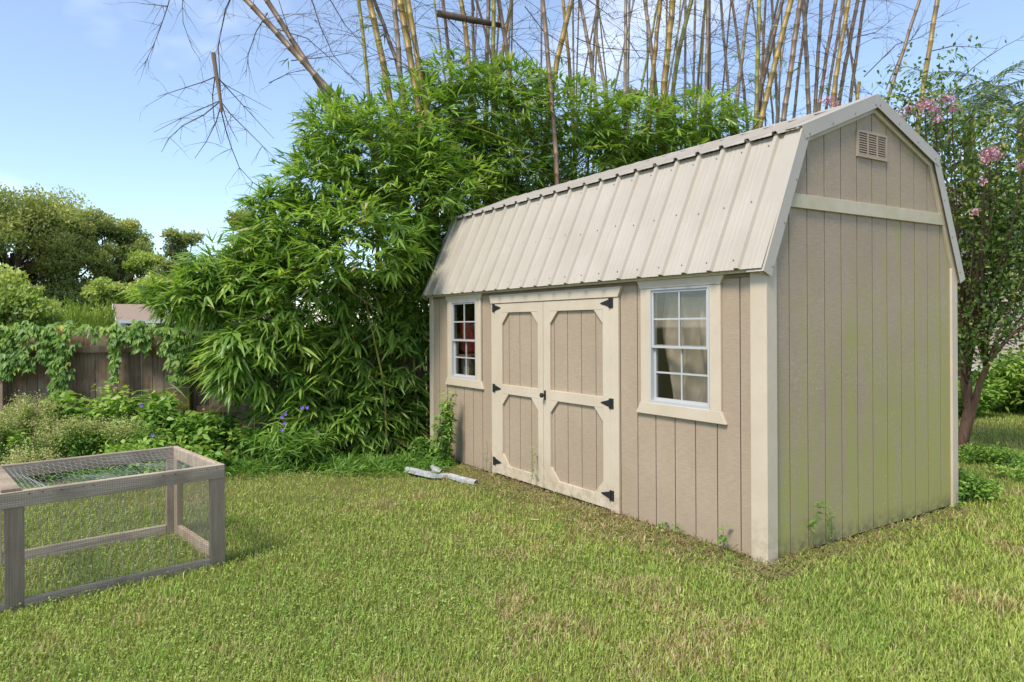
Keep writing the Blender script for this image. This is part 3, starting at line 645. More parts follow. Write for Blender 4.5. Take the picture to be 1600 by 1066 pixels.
#==PART3==
# ------------------------------------------------------------------ wire run (rabbit run) at the left
A0 = Vector((-2.715, 3.858)); A1 = Vector((-1.872, 4.612)); du_ = (A1 - A0).normalized(); dv_ = Vector((-du_.y, du_.x))
run = empty('wire_run', (A1.x, A1.y, 0), math.atan2(du_.y, du_.x), 'weathered timber pet run with wire mesh sides on the lawn', 'pet run')
RL, RD, RH, PW = -2.15, 0.98, 0.655, 0.088          # local: x from RL..0 along the front, y from 0..RD, z
mid = -(A1 - A0).length + PW*0.55                   # the post seen at the left edge
for px in (-PW, mid - PW, RL):
    MB().box(px, px + PW, 0.004, 0.042, 0, RH - PW - .001).build('post', M['cage_v'], run, bevel=.003)
    MB().box(px, px + PW, RD - .042, RD - .004, 0, RH - PW - .001).build('post', M['cage_v'], run, bevel=.003)
MB().box(-.040, -.002, 0.043, 0.12, 0, RH - PW - .001).build('post', M['cage_v'], run, bevel=.003)
MB().box(-.040, -.002, RD - .12, RD - .043, 0, RH - PW - .001).build('post', M['cage_v'], run, bevel=.003)
MB().box(RL, 0, 0, .038, RH - PW, RH).build('top_rail', M['cage'], run, bevel=.003)
MB().box(RL, 0, RD - .038, RD, RH - PW, RH).build('top_rail', M['cage'], run, bevel=.003)
MB().box(-.038, -.0005, .0385, RD - .0385, RH - PW, RH - .001).build('top_rail', M['cage_v'], run, bevel=.003)
MB().box(RL, RL + .038, .0385, RD - .0385, RH - PW, RH - .001).build('top_rail', M['cage_v'], run, bevel=.003)
MB().box(mid - .105, mid - .015, .005, RD - .005, RH + .001, RH + .019).build('cross_board', M['cage_v'], run, bevel=.003)
MB().box(RL + .09, -PW - .002, .006, .040, -.01, .058).build('bottom_rail', M['cage'], run, bevel=.003)
MB().box(RL + .09, -PW - .002, RD - .040, RD - .006, -.01, .082).build('bottom_rail', M['cage'], run, bevel=.003)
MB().box(-.039, -.003, .121, RD - .121, -.01, .085).build('bottom_rail', M['cage_v'], run, bevel=.003)
MB().box(RL + .002, RL + .038, .045, RD - .045, -.01, .085).build('bottom_rail', M['cage_v'], run, bevel=.003)
def wire_grid(name, org, ux, uy, lx, ly, step=.0127, r=.00055, wob=.0015):
    mb = MB(); ux, uy = Vector(ux), Vector(uy); nz_ = ux.cross(uy); nx_, ny_ = int(lx/step), int(ly/step)
    def strip(pts, side):
        for p, q in zip(pts, pts[1:]):
            mb.add([p - side*r, p + side*r*.5 + nz_*r, p + side*r*.5 - nz_*r, q - side*r, q + side*r*.5 + nz_*r, q + side*r*.5 - nz_*r], [(0,1,4,3), (1,2,5,4), (2,0,3,5)])
    wv = lambda x, y: nz_*(wob*(math.sin(x*9 + y*5) + math.sin(x*4.1 - y*11)))
    for i in range(nx_ + 1):
        x = i*step; strip([Vector(org) + ux*x + uy*(ly*k/3) + wv(x, ly*k/3) for k in range(4)], ux)
    for j in range(ny_ + 1):
        y = j*step; kk = 6; strip([Vector(org) + ux*(lx*k/kk) + uy*y + wv(lx*k/kk, y) for k in range(kk + 1)], uy)
    return tag(mb.build(name, M['wire'], run), kind='stuff')
wire_grid('side_mesh', (RL, -.004, .012), (1, 0, 0), (0, 0, 1), -RL + .003, RH - .014, r=.0008)
wire_grid('side_mesh', (RL, RD + .004, .012), (1, 0, 0), (0, 0, 1), -RL + .003, RH - .014)
wire_grid('side_mesh', (.004, 0, .012), (0, 1, 0), (0, 0, 1), RD, RH - .014, r=.0006)
# sagging hexagon netting across the top
hx_ = MB(); cs = .021
def sag(x, y):
    a_ = min(1, max(0, (-x - .03)/.25))*min(1, max(0, (y - .03)/.16))*min(1, max(0, (RD - .03 - y)/.16))*min(1, max(0, (x - mid)/.22) if x > mid else max(0, (mid - x)/.25))
    return RH - .012 - .098*a_*(0.8 + .22*math.sin(x*7 + 1) + .15*math.sin(x*17 + y*6))
def hp(i, j, c_):
    x = -(.02 + i*cs*1.5 + (cs if c_ == 0 else cs*.5)); y = .015 + j*cs*1.732 + (cs*.866 if i % 2 else 0) + (0 if c_ == 0 else cs*.866)
    return x, y
def seg(a, b, r=.0006):
    if min(a[0], b[0]) < RL + .02 or max(a[1], b[1]) > RD - .01: return
    p, q = Vector((a[0], a[1], sag(*a))), Vector((b[0], b[1], sag(*b))); d = (q - p).normalized(); s_ = d.cross(Vector((0, 0, 1))).normalized()*r; u_ = Vector((0, 0, r))
    hx_.add([p - s_, p + s_*.5 + u_, p + s_*.5 - u_, q - s_, q + s_*.5 + u_, q + s_*.5 - u_], [(0,1,4,3), (1,2,5,4), (2,0,3,5)])
for i in range(int(2.1/(cs*1.5))):
    for j in range(int(.95/(cs*1.732))):
        cx = -(.03 + i*cs*1.5); cy = .02 + j*cs*1.732 + (cs*.866 if i % 2 else 0)
        h_ = [(cx + cs*math.cos(k*math.pi/3), cy + cs*math.sin(k*math.pi/3)) for k in range(4)]
        for k in range(3): seg(h_[k], h_[k + 1])
tag(hx_.build('top_netting', M['hexwire'], run), kind='stuff')
stp = MB()
for k in range(26):
    x_ = random.uniform(RL, 0); stp.bar((x_ - .005, .0 - .003, RH - .02), (x_ + .005, -.003, RH - .02), .004, .004)
tag(stp.build('staples', M['black'], run), kind='stuff')

# ------------------------------------------------------------------ fence
FY = 9.05
fence = empty('wood_fence', (0, FY, 0), 0, 'dark weathered board fence half hidden by vines and bamboo', 'fence')
x = -9.2; picks = [MB().prism([(-.069, -.02), (.069, -.02), (.069, 1.50), (.045, 1.53), (-.045, 1.53), (-.069, 1.50)], lambda p, q, t_: (p, t_, q), 0, .018).mesh('picket')]
while x < 1.0:
    o_ = link('picket', picks[0], M['fence'], fence); o_.location = (x, random.uniform(-.004, .004), random.uniform(-.025, .02)); o_.rotation_euler = (0, random.uniform(-.006, .006), 0)
    x += .138 + random.choice((.003, .006, .009, .016))
px_posts = [PX(294.5, 600, FY - .06).x + k*2.35 for k in (-2, -1, 0, 1, 2)]
for k, X in enumerate(px_posts):
    MB().box(X - .045, X + .045, -.13, -.042, -.05, 1.49 if k != 2 else 1.47).build('post', M['post'] if k >= 2 else M['fence'], fence, bevel=.004)
for a, b_ in zip([-9.25] + px_posts, px_posts + [1.05]):
    for z in (.50, 1.27): MB().box(a + .046, b_ - .046, -.041, -.002, z - .043, z + .043).build('rail', M['fence'], fence, bevel=.004)

# ------------------------------------------------------------------ plants: tools
def single_leaves(parent, tpl, c, d, L, W, var, mat, droop, nrm, shapes=5, name='leaf'):
    """each leaf an object of its own, sharing a few meshes"""
    ms_ = []
    for k in range(shapes):
        v_ = (k + .5)/shapes; me = leaf_mesh(name, tpl, np.zeros((1, 3)), np.array([[1., 0, 0]]), 1, float(np.mean(W/L)), v_, [droop*(0.6 + 0.8*rng.random())], np.array([[0, 0, 1.]]))
        me.materials.append(mat); ms_.append(me)
    for i in range(len(c)):
        k = min(shapes - 1, int(var[i]*shapes)); o_ = bpy.data.objects.new(name, ms_[k]); C.objects.link(o_); o_.parent = parent
        dd = Vector(d[i]).normalized(); bb = Vector(nrm[i]).cross(dd).normalized(); nn = dd.cross(bb)
        mt = Matrix((dd, bb, nn)).transposed().to_4x4(); mt.translation = Vector(c[i]); o_.matrix_local = mt @ Matrix.Diagonal((L[i], L[i], L[i], 1))
def fans(centers, outward, n_leaf=(5, 9), L=(.16, .28), W=.115, spread=1.0, down=.35):
    """bamboo leaf fans: several long leaves radiating from each twig tip"""
    c = []; d = []; LL = []; vv = []; nn = []
    for p, o_ in zip(centers, outward):
        k = int(rng.integers(*n_leaf)); o_ = o_/(np.linalg.norm(o_) + 1e-9); fv = rng.random()
        side = np.cross(o_, [0, 0, 1.0]); side /= np.linalg.norm(side) + 1e-9; upv = np.cross(side, o_)
        tilt = rng.normal()*.35
        for q in range(k):
            a = ((q + .5)/k - .5)*2*spread + rng.normal()*.12
            v = o_*math.cos(a) + (side*math.cos(tilt) + upv*math.sin(tilt))*math.sin(a) - np.array([0, 0, down])*(0.5 + rng.random()*.8) + rng.normal(size=3)*.10
            c.append(p + o_*rng.normal()*.02 + rng.normal(size=3)*.015); d.append(v); LL.append(rng.uniform(*L)*(1.0 - .25*abs(a)/spread)); vv.append(1.0 if rng.random() < .018 else min(.965, fv*.68 + rng.random()*.30)); nn.append(np.array([0, 0, 1.0]) + o_*.35 + rng.normal(size=3)*.3)
    d = np.array(d); d /= np.linalg.norm(d, axis=1, keepdims=True)
    LL = np.array(LL); return np.array(c), d, LL, LL*W, np.array(vv), np.array(nn)
def in_shed(P):
    w, s_ = to_shed(P[:, 0], P[:, 1]); z = P[:, 2]
    rz_ = np.interp(w, [-.12, .335, 1.22, 2.105, 2.56], [1.90, 2.86, 3.21, 2.86, 1.90])
    return (w > -.12) & (w < 2.56) & (s_ > -.1) & (s_ < LEN + .12) & (z < rz_ + .02)

# ------------------------------------------------------------------ leafy bamboo thicket
blobs = [  # (u, v, half width px, half height px, depth m, half depth m)
 (575, 235, 100, 78, 9.0, .8), (500, 290, 70, 50, 8.7, .6), (470, 355, 75, 50, 8.6, .7), (395, 440, 95, 48, 8.4, .6), (320, 474, 72, 30, 8.3, .4), (425, 315, 38, 14, 8.5, .25), (300, 462, 78, 30, 8.2, .4), (360, 425, 75, 38, 8.4, .5), (430, 385, 70, 45, 8.5, .5), (520, 200, 45, 45, 9.1, .5),
 (425, 540, 85, 75, 8.15, .5), (370, 570, 50, 55, 8.1, .35), (555, 400, 115, 95, 8.4, .8), (480, 465, 90, 70, 8.3, .7), (585, 520, 95, 100, 8.6, .5), (605, 645, 75, 70, 8.6, .4), (515, 620, 60, 85, 8.15, .5), (640, 560, 42, 130, 8.8, .35),
 (655, 310, 95, 105, 9.1, .8), (665, 410, 42, 70, 9.0, .4), (655, 190, 85, 62, 9.7, .8), (760, 175, 95, 58, 10.4, .9), (780, 260, 90, 62, 10.4, .8), (880, 185, 100, 58, 10.8, .9), (920, 240, 110, 60, 10.9, .8), (985, 205, 85, 58, 11.0, .8), (1080, 190, 75, 45, 11.2, .8), (1060, 235, 80, 45, 11.2, .7), (1135, 205, 38, 38, 11.3, .5), (720, 300, 85, 65, 9.9, .6), (700, 240, 100, 65, 10.2, .7), (830, 290, 70, 40, 10.7, .5), (640, 460, 40, 90, 8.8, .3), (585, 490, 60, 50, 8.85, .25), (560, 660, 90, 55, 8.5, .35), (460, 640, 55, 60, 8.35, .3), (700, 120, 55, 28, 10.0, .5), (800, 125, 60, 24, 10.5, .5)]
def thicket_points(n):
    wts = np.array([b[2]*b[3] for b in blobs], float)**.75; wts /= wts.sum(); idx = rng.choice(len(blobs), n, p=wts); P = []; O = []
    for i in idx:
        u, v, ru, rv, Y, rd = blobs[i]; c_ = PX(u, v, Y); k = Y/F
        q = rng.normal(size=3); q /= np.linalg.norm(q); r = (0.45 + 0.55*rng.random()**.6)*(1 + .10*rng.normal())
        off = np.array([q[0]*ru*k, q[1]*rd, q[2]*rv*k])*r; P.append(np.array(c_) + off)
        ov = np.array([q[0], q[1] - .25, q[2]*.6 + .05]) + rng.normal(size=3)*.38; O.append(ov)
    return np.array(P), np.array(O)
P_, O_ = thicket_points(12300); low = np.clip((2.2 - P_[:, 2])/2.2, 0, 1)
ws, ss_ = to_shed(P_[:, 0], P_[:, 1])
keep = (~in_shed(P_)) & (P_[:, 2] > .12) & ~((ss_ < LEN + .22) & (ws < .35) & (P_[:, 2] < 2.05)) & ~((P_[:, 2] < 1.35) & (rng.random(len(P_)) < .45)); P_, O_ = P_[keep], O_[keep]
thick = empty('bamboo_thicket', (-1.6, 9.2, 0), 0, 'dense leafy green bamboo thicket spilling over the fence and shed roof', 'bamboo')
off = np.array([-1.6, 9.2, 0])
hi = P_[:, 2] > 1.5
c1, d1, L1, W1, v1, n1 = fans(P_[hi], O_[hi], (5, 9), (.11, .30), .16, 1.3, .16)
c2, d2, L2, W2, v2, n2 = fans(P_[~hi], O_[~hi]*np.array([1, 1.6, .6]), (6, 10), (.15, .34), .165, 1.4, .28)
c_, d_, L_, W_, v_, n_ = [np.concatenate(k) for k in ((c1, c2), (d1, d2), (L1, L2), (W1, W2), (v1, v2), (n1, n2))]
tipS = to_shed(c_[:, 0] + d_[:, 0]*L_, c_[:, 1] + d_[:, 1]*L_); k_ = ~((tipS[1] < LEN + .05) & (tipS[0] < .3) & (c_[:, 2] < 1.95))
c_, d_, L_, W_, v_, n_ = [a[k_] for a in (c_, d_, L_, W_, v_, n_)]
# the leaves that show largest (low, in front) stand as single objects
score = c_[:, 1] + .25*np.abs(c_[:, 2] - 1.0) + .8*(np.abs(c_[:, 0] + 2.2) > 1.6); order = np.argsort(score); big = order[:300]; rest = order[300:]
single_leaves(thick, 'lance', c_[big] - off, d_[big], L_[big], W_[big], v_[big], M['bamboo_leaf'], .35, n_[big])
me = leaf_mesh('foliage', 'lance', c_[rest] - off, d_[rest], L_[rest], W_[rest], v_[rest], .22*rng.random(len(rest)) + .03, n_[rest])
tag(link('foliage', me, M['bamboo_leaf'], thick), kind='stuff')
# a few stems of the thicket
def cane_path(u0, v0_, u1, v1_, Y, top_v=-230, bend=.4):
    """a cane seen from (u0, v0_) low to (u1, v1_) high at depth Y; runs down to the ground and above the frame"""
    sl_ = (u1 - u0)/(v1_ - v0_); vg = V0 + H*F/Y; ub = u0 + bend*sl_*(vg - v0_); ut = u1 + sl_*(top_v - v1_)*1.15
    pts = []
    for k in range(15):
        t_ = k/14; v = vg + (top_v - vg)*t_
        if v > v0_: q = (vg - v)/(vg - v0_ + 1e-6); u = ub + (u0 - ub)*q**1.35
        elif v > v1_: u = u0 + (u1 - u0)*(v0_ - v)/(v0_ - v1_)
        else: u = u1 + (ut - u1)*(v1_ - v)/(v1_ - top_v)
        pts.append(PX(u, v, Y))
    return pts
def resample(pts, step):
    o_ = [pts[0]]; acc = 0; last = pts[0]
    for p in pts[1:]:
        d = (p - last); L = d.length
        while L > 1e-6 and acc + L >= step:
            last = last + d*((step - acc)/L); o_.append(last.copy()); d = p - last; L = d.length; acc = 0
        acc += L; last = p
    return o_
def twig_into(mb, p, d, length, r, droop, subs=3, depth=0):
    pts = [p.copy()]; q = p.copy(); n_ = 5 if depth == 0 else 3; dd = d.normalized()
    for k in range(n_):
        dd = (dd + Vector((random.gauss(0, .10), random.gauss(0, .10), random.gauss(0, .10) - droop*(k + 1)/n_))).normalized(); q = q + dd*(length/n_); pts.append(q.copy())
        if depth < 2 and k > 0:
            for _ in range(subs if depth == 0 else 1):
                if random.random() < .52:
                    sd_ = (dd + Vector((random.gauss(0, .6), random.gauss(0, .6), random.gauss(0, .5)))).normalized()
                    twig_into(mb, q, sd_, length*random.uniform(.22, .45), r*.55, droop*.6, subs, depth + 1)
    mb.tube(pts, [r*(1 - .75*k/(len(pts) - 1)) for k in range(len(pts))], 3, cap=False)
def add_cane(parent, u0, v0_, u1, v1_, Y, px, mat, top_v=-230, twigs=18, tl=(.5, 1.3), leaves=3):
    base = Vector(parent.location); pts = [p - base for p in cane_path(u0, v0_, u1, v1_, Y, top_v)]
    r = px*Y/F/2; nodes = resample(pts, random.uniform(.24, .32)); path = []; rad = []
    if len(nodes) < 3: return
    for i, p in enumerate(nodes):
        rr = r*(1.08 - .30*i/len(nodes))
        d = (nodes[min(i + 1, len(nodes) - 1)] - nodes[max(i - 1, 0)]).normalized(); jog = Vector((random.gauss(0, 1), random.gauss(0, 1), 0))*r*.10
        path += [p - d*.014 + jog, p + jog, p + d*.014 + jog]; rad += [rr, rr*1.20, rr*.98]
    cn = MB().tube(path, rad, 8).build('cane', M[mat], parent, smooth=True)
    zi = [i for i, p in enumerate(nodes) if p.z > 2.9]
    if twigs and zi:
        tw = MB()
        for _ in range(twigs):
            i = random.choice(zi); a = random.uniform(0, 6.283)
            twig_into(tw, nodes[i], Vector((math.cos(a), math.sin(a)*.7, random.uniform(.1, .9))), random.uniform(*tl), random.uniform(.0038, .0065), random.uniform(.05, .4))
        tag(tw.build('twigs', M['twig'], cn), kind='stuff')
    if leaves:
        pp = []; oo = []
        zl_ = [i for i in zi if nodes[i].z < 6.3] or zi
        for _ in range(leaves):
            i = random.choice(zl_); a = random.uniform(0, 6.283); v = np.array([math.cos(a), math.sin(a), .2]); pp.append(np.array(nodes[i]) + v*random.uniform(.1, .5)); oo.append(v)
        q = fans(np.array(pp), np.array(oo), (3, 6), (.14, .22), .12, .9, .5)
        tag(link('leaf_sprays', leaf_mesh('leaf_sprays', 'lance', q[0], q[1], q[2], q[3], q[4], .3, q[5]), M['bamboo_leaf'], cn), kind='stuff')
for (u0, v0_, u1, v1_, Y) in ((640, 420, 600, 250, 8.8), (560, 560, 500, 330, 8.5), (460, 560, 400, 440, 8.4), (600, 600, 560, 420, 8.4), (520, 640, 470, 520, 8.3)):
    sl_ = (u1 - u0)/(v1_ - v0_); vg = V0 + H*F/Y; base = Vector(thick.location)
    pts = [PX(u0 + .2*sl_*(vg - v0_), vg, Y) - base, PX(u0, v0_, Y) - base, PX(u1, v1_, Y) - base]
    MB().tube(resample(pts, .2), .014, 6).build('stem', M['green_cane'], thick, smooth=True)

random.seed(71); base = Vector(thick.location)
for k in range(70):
    p = Vector(P_[random.randrange(len(P_))]); o2 = Vector((random.gauss(-.25, .5), random.gauss(-.3, .3), random.gauss(.15, .4)))
    a = p - o2*.7 - Vector((0, -.25, .35)); b2 = p + o2*.25; MB().tube([a - base, a.lerp(b2, .55) + Vector((0, 0, .08)) - base, b2 - base], [.007, .005, .0025], 4).build('stem', M['green_cane'] if k % 3 else M['grey_cane'], thick)
def clump(label, X, Y): return empty('bamboo_clump', (X, Y, 0), 0, label, 'bamboo')
k1 = clump('clump of thick yellow bamboo canes rising at the left above the thicket', -1.6, 10.0)
for a in ((576, 136, 560.6, 0, 9.9, 6.5, 'green_cane'), (608, 142, 578, 0, 9.9, 11, 'yellow_cane'), (622, 102, 585, 0, 10.1, 7, 'brown_cane'), (630, 173, 616, 0, 9.8, 9, 'grey_cane'), (656.5, 180, 624.6, 0, 9.8, 11.5, 'yellow_cane'), (664, 173, 637, 0, 9.9, 8, 'yellow_cane'), (668, 180, 640, 15, 9.7, 9, 'yellow_cane'), (646, 120, 632, 0, 10.2, 6, 'green_cane')): add_cane(k1, *a)
k2 = clump('two brown dead bamboo canes leaning left and crossing against the sky', -2.3, 9.6)
for a in ((571, 204, 386, 0, 9.4, 10.5, 'brown_cane'), (540, 197, 417, 0, 9.55, 9.5, 'brown_cane')): add_cane(k2, *a, top_v=-120, twigs=13, tl=(.7, 1.4))
k3 = clump('slim mixed bamboo canes standing behind the middle of the thicket', -.2, 10.9)
for a in ((702, 90, 692, 0, 10.8, 6, 'brown_cane'), (732, 90, 720.6, 0, 10.6, 8.5, 'yellow_cane'), (740, 80, 738, 0, 11, 5.5, 'grey_cane'), (761, 86, 763, 0, 11, 7.5, 'grey_cane'), (771, 105, 771, 0, 10.6, 7.5, 'green_cane'), (794.5, 97, 779.5, 0, 10.7, 7.5, 'brown_cane'), (782, 101, 799, 0, 11, 6, 'yellow_cane'), (776, 120, 745, 0, 10.9, 4.5, 'brown_cane')): add_cane(k3, *a)
k4 = clump('brown and yellow bamboo canes above the middle of the shed roof', 1.0, 11.2)
for a in ((867, 210, 848, 0, 10.0, 8, 'brown_cane'), (867, 108, 893, 0, 11.2, 9.5, 'yellow_cane'), (891, 112, 880, 0, 11.4, 6, 'yellow_cane'), (927, 112, 908, 8, 11.3, 6.5, 'grey_cane'), (977, 142, 978, 0, 11.2, 6, 'grey_cane')): add_cane(k4, *a)
add_cane(k4, 942, 116, 926, 30, 11.2, 6.5, 'grey_cane', top_v=28, twigs=3)
k5 = clump('yellow bamboo canes fanning out between the thicket and the right canes', 2.3, 11.5)
for a in ((1024, 120, 1007, 0, 11.4, 7, 'grey_cane'), (1019, 124, 1032, 0, 11.3, 7.5, 'yellow_cane'), (1039, 109, 1052, 0, 11.2, 11, 'yellow_cane'), (1056, 101, 1080, 0, 11.5, 7.5, 'green_cane'), (1103, 142, 1107, 0, 11.6, 6, 'grey_cane')): add_cane(k5, *a, leaves=5)
k6 = clump('crowded tall bamboo canes behind the shed ridge near its gable', 4.0, 11.6)
for a in ((1109, 140, 1108, 0, 11.7, 6, 'grey_cane'), (1152, 150, 1170, 0, 11.6, 6.5, 'grey_cane'), (1182, 147, 1187, 0, 11.4, 7.5, 'green_cane')): add_cane(k6, *a, leaves=12)
for a in ((1181, 175, 1222, 0, 11.8, 7, 'brown_cane'), (1186, 197, 1236, 0, 11.3, 9.5, 'yellow_cane'), (1223, 192, 1251, 0, 11.2, 9.5, 'brown_cane'), (1264, 175, 1256, 0, 11.5, 8, 'grey_cane'), (1273, 175, 1284, 0, 11.8, 6.5, 'grey_cane'), (1278, 175, 1306, 0, 11.7, 6.5, 'brown_cane'), (1303, 140, 1326, 0, 11.4, 8, 'yellow_cane'), (1311, 156, 1340, 0, 11.6, 7, 'brown_cane'), (1328, 162, 1350, 0, 11.8, 6, 'brown_cane'), (1290, 170, 1318, 0, 12.1, 5, 'grey_cane'), (1215, 180, 1206, 0, 12.2, 5, 'grey_cane'), (1240, 180, 1262, 0, 12.2, 5, 'brown_cane'), (1140, 160, 1126, 0, 12.1, 5, 'grey_cane'), (1166, 170, 1144, 0, 12, 5, 'brown_cane')): add_cane(k6, *a, twigs=12)
add_cane(k6, 1339, 160, 1345, 106, 11.5, 6.5, 'yellow_cane', top_v=104, twigs=2)
for k in range(34):
    u = random.uniform(680, 1350); ln = random.gauss(6, 16); add_cane((k3 if u < 830 else k4 if u < 1000 else k5 if u < 1130 else k6), u, 150, u + ln, 0, random.uniform(11.6, 13), random.uniform(2.5, 4.5), random.choice(('brown_cane', 'grey_cane', 'grey_cane', 'green_cane')), twigs=8, leaves=3 if u > 1050 else 1)
k7 = clump('pair of lone yellowish bamboo canes right of the shed gable peak', 5.6, 10.8)
for a in ((1383, 169, 1436, 0, 10.6, 6, 'brown_cane'), (1433, 197, 1464, 0, 10.4, 8.5, 'yellow_cane')): add_cane(k7, *a, twigs=9, tl=(.7, 1.5))
# thin bare twigs tangled among the canes
# fallen dark pole caught among the canes
pp = [PX(683, 21, 10.5), PX(735, 31, 10.6), PX(783, 40, 10.75)]
o_ = empty('fallen_cane', pp[0], 0, 'dark dead pole lying sideways among the upright canes', 'pole')
MB().tube([p - pp[0] for p in pp], [.052, .05, .036], 9).build('pole', M['twig'], o_, smooth=True)
MB().tube([pp[0] - pp[0] + Vector((.55, -.02, .03)), Vector((.5, -.05, .32))], [.018, .008], 6).build('stub', M['twig'], o_)
# broken cane hanging at the left, still tied to the leaning canes by its twigs
HY = 9.3; b0 = PX(335, 84, HY)
hc = empty('hanging_broken_cane', b0, 0, 'broken dead cane hanging upside down with spidery twigs against sky', 'broken cane')
lp = lambda pts, r0, r1, mb, n=4: mb.tube([PX(u, v, HY + dy) - b0 for u, v, dy in pts], [r0 + (r1 - r0)*k/(len(pts) - 1) for k in range(len(pts))], n)
cs_ = MB(); lp([(333, 83, 0), (337, 110, 0), (341, 135, 0), (345, 160, 0), (346, 175, 0)], .031, .018, cs_, 8); cst = cs_.build('stub', M['brown_cane'], hc)
tw = MB()
main = [[(337, 120, 0), (318, 128, -.1), (290, 137, -.2), (262, 146, -.3), (246, 151, -.35)], [(345, 157, 0), (320, 168, -.1), (285, 184, -.2), (240, 207, -.3)], [(345, 158, 0), (318, 180, .1), (285, 197, .2), (265, 215, .25), (252, 238, .3)],
        [(346, 175, 0), (352, 200, .1), (362, 232, .15), (374, 262, .2), (395, 285, .2), (418, 299, .2)], [(346, 160, 0), (360, 178, -.1), (385, 203, -.15), (410, 228, -.2), (432, 250, -.2)], [(345, 165, 0), (338, 190, .1), (322, 222, .2), (304, 248, .2)],
        [(338, 120, 0), (352, 133, .1), (380, 148, .2), (425, 172, .3)], [(347, 165, 0), (355, 190, 0), (372, 222, 0)], [(336, 118, 0), (332, 150, .1), (334, 185, .1), (345, 225, .1)], [(346, 128, 0), (380, 165, .2), (428, 217, .3)],
        [(345, 160, .0), (343, 110, .15), (341, 70, .25), (352, 20, .3), (366, -15, .3), (386, -40, .2), (396, -60, .12)]]
for p in main:
    lp(p, .0085, .0028, tw)
    for k in range(1, len(p) - 1 if p[-1][1] > 0 else 0):
        for _ in range(3):
            a = PX(p[k][0], p[k][1], HY + p[k][2]) - b0; twig_into(tw, a, Vector((random.gauss(0, 1), random.gauss(0, .6), random.gauss(-.5, .7))), random.uniform(.15, .42), .0035, .15, 2, 1)
tag(tw.build('twigs', M['twig'], hc), kind='stuff')
def spray(label, lines, Y, seed):
    random.seed(seed); p0 = PX(lines[0][0][0], lines[0][0][1], Y); e = empty('bare_twig_spray', p0, 0, label, 'twigs'); mb = MB()
    for L in lines:
        P = [PX(u, v, Y + .1*i) - p0 for i, (u, v) in enumerate(L)]; mb.tube(P, [.008*(1 - .65*i/(len(P) - 1)) for i in range(len(P))], 4)
        for k in range(1, len(P)):
            for _ in range(4):
                a = P[k - 1].lerp(P[k], random.random()); d = (P[k] - P[k - 1]).normalized() + Vector((random.gauss(0, .6), random.gauss(0, .5), random.gauss(0, .6))); twig_into(mb, a, d, random.uniform(.15, .5), .0034, .1, 2, 1)
    tag(mb.build('twigs', M['twig'], e), kind='stuff')
spray('drooping bare twig at the upper left corner of the sky', [[(275, -40), (262, 10), (250, 45), (238, 75), (226, 100)], [(262, 10), (245, 8), (222, 6)]], 9.0, 5)
spray('bare twigs curving down left of the leaning canes', [[(372, -30), (352, 15), (345, 50), (340, 85)], [(372, -30), (330, 0), (285, -5), (286, 35), (300, 75)], [(418, 20), (400, 50), (388, 85), (384, 120)]], 9.35, 6)
spray('web of bare twigs between the leaning canes and yellow clump', [[(484, -10), (500, 40), (520, 85), (552, 125)], [(510, -10), (540, 40), (580, 85)], [(430, 45), (480, 60), (520, 95), (560, 130)], [(455, 95), (480, 92), (520, 88), (560, 80)], [(420, 130), (450, 115), (490, 105)], [(455, 190), (480, 175), (510, 172)]], 9.9, 8)
spray('fine bare twigs above the middle of the shed roof', [[(700, 30), (730, 60), (750, 100)], [(820, 10), (850, 50), (905, 85), (960, 80)], [(900, 60), (940, 75), (1010, 80), (1060, 78)], [(905, -10), (960, 30), (1000, 20)], [(800, 60), (830, 90), (845, 120)], [(930, -10), (945, 60), (970, 110)], [(980, 60), (1000, 90), (1040, 95)]], 11, 9)
spray('long bare twigs arching right of the gable toward the clouds', [[(1384, 140), (1410, 80), (1440, 40), (1515, 5)], [(1455, 80), (1490, 72), (1560, 76)], [(1350, 120), (1400, 70), (1440, 58), (1460, 45)], [(1330, 60), (1370, 50), (1400, 25)]], 10.6, 10)
spray('single long jointed twig slanting up at the right edge', [[(1490, 132), (1530, 98), (1570, 72), (1610, 52)]], 10.6, 11)
random.seed(33)
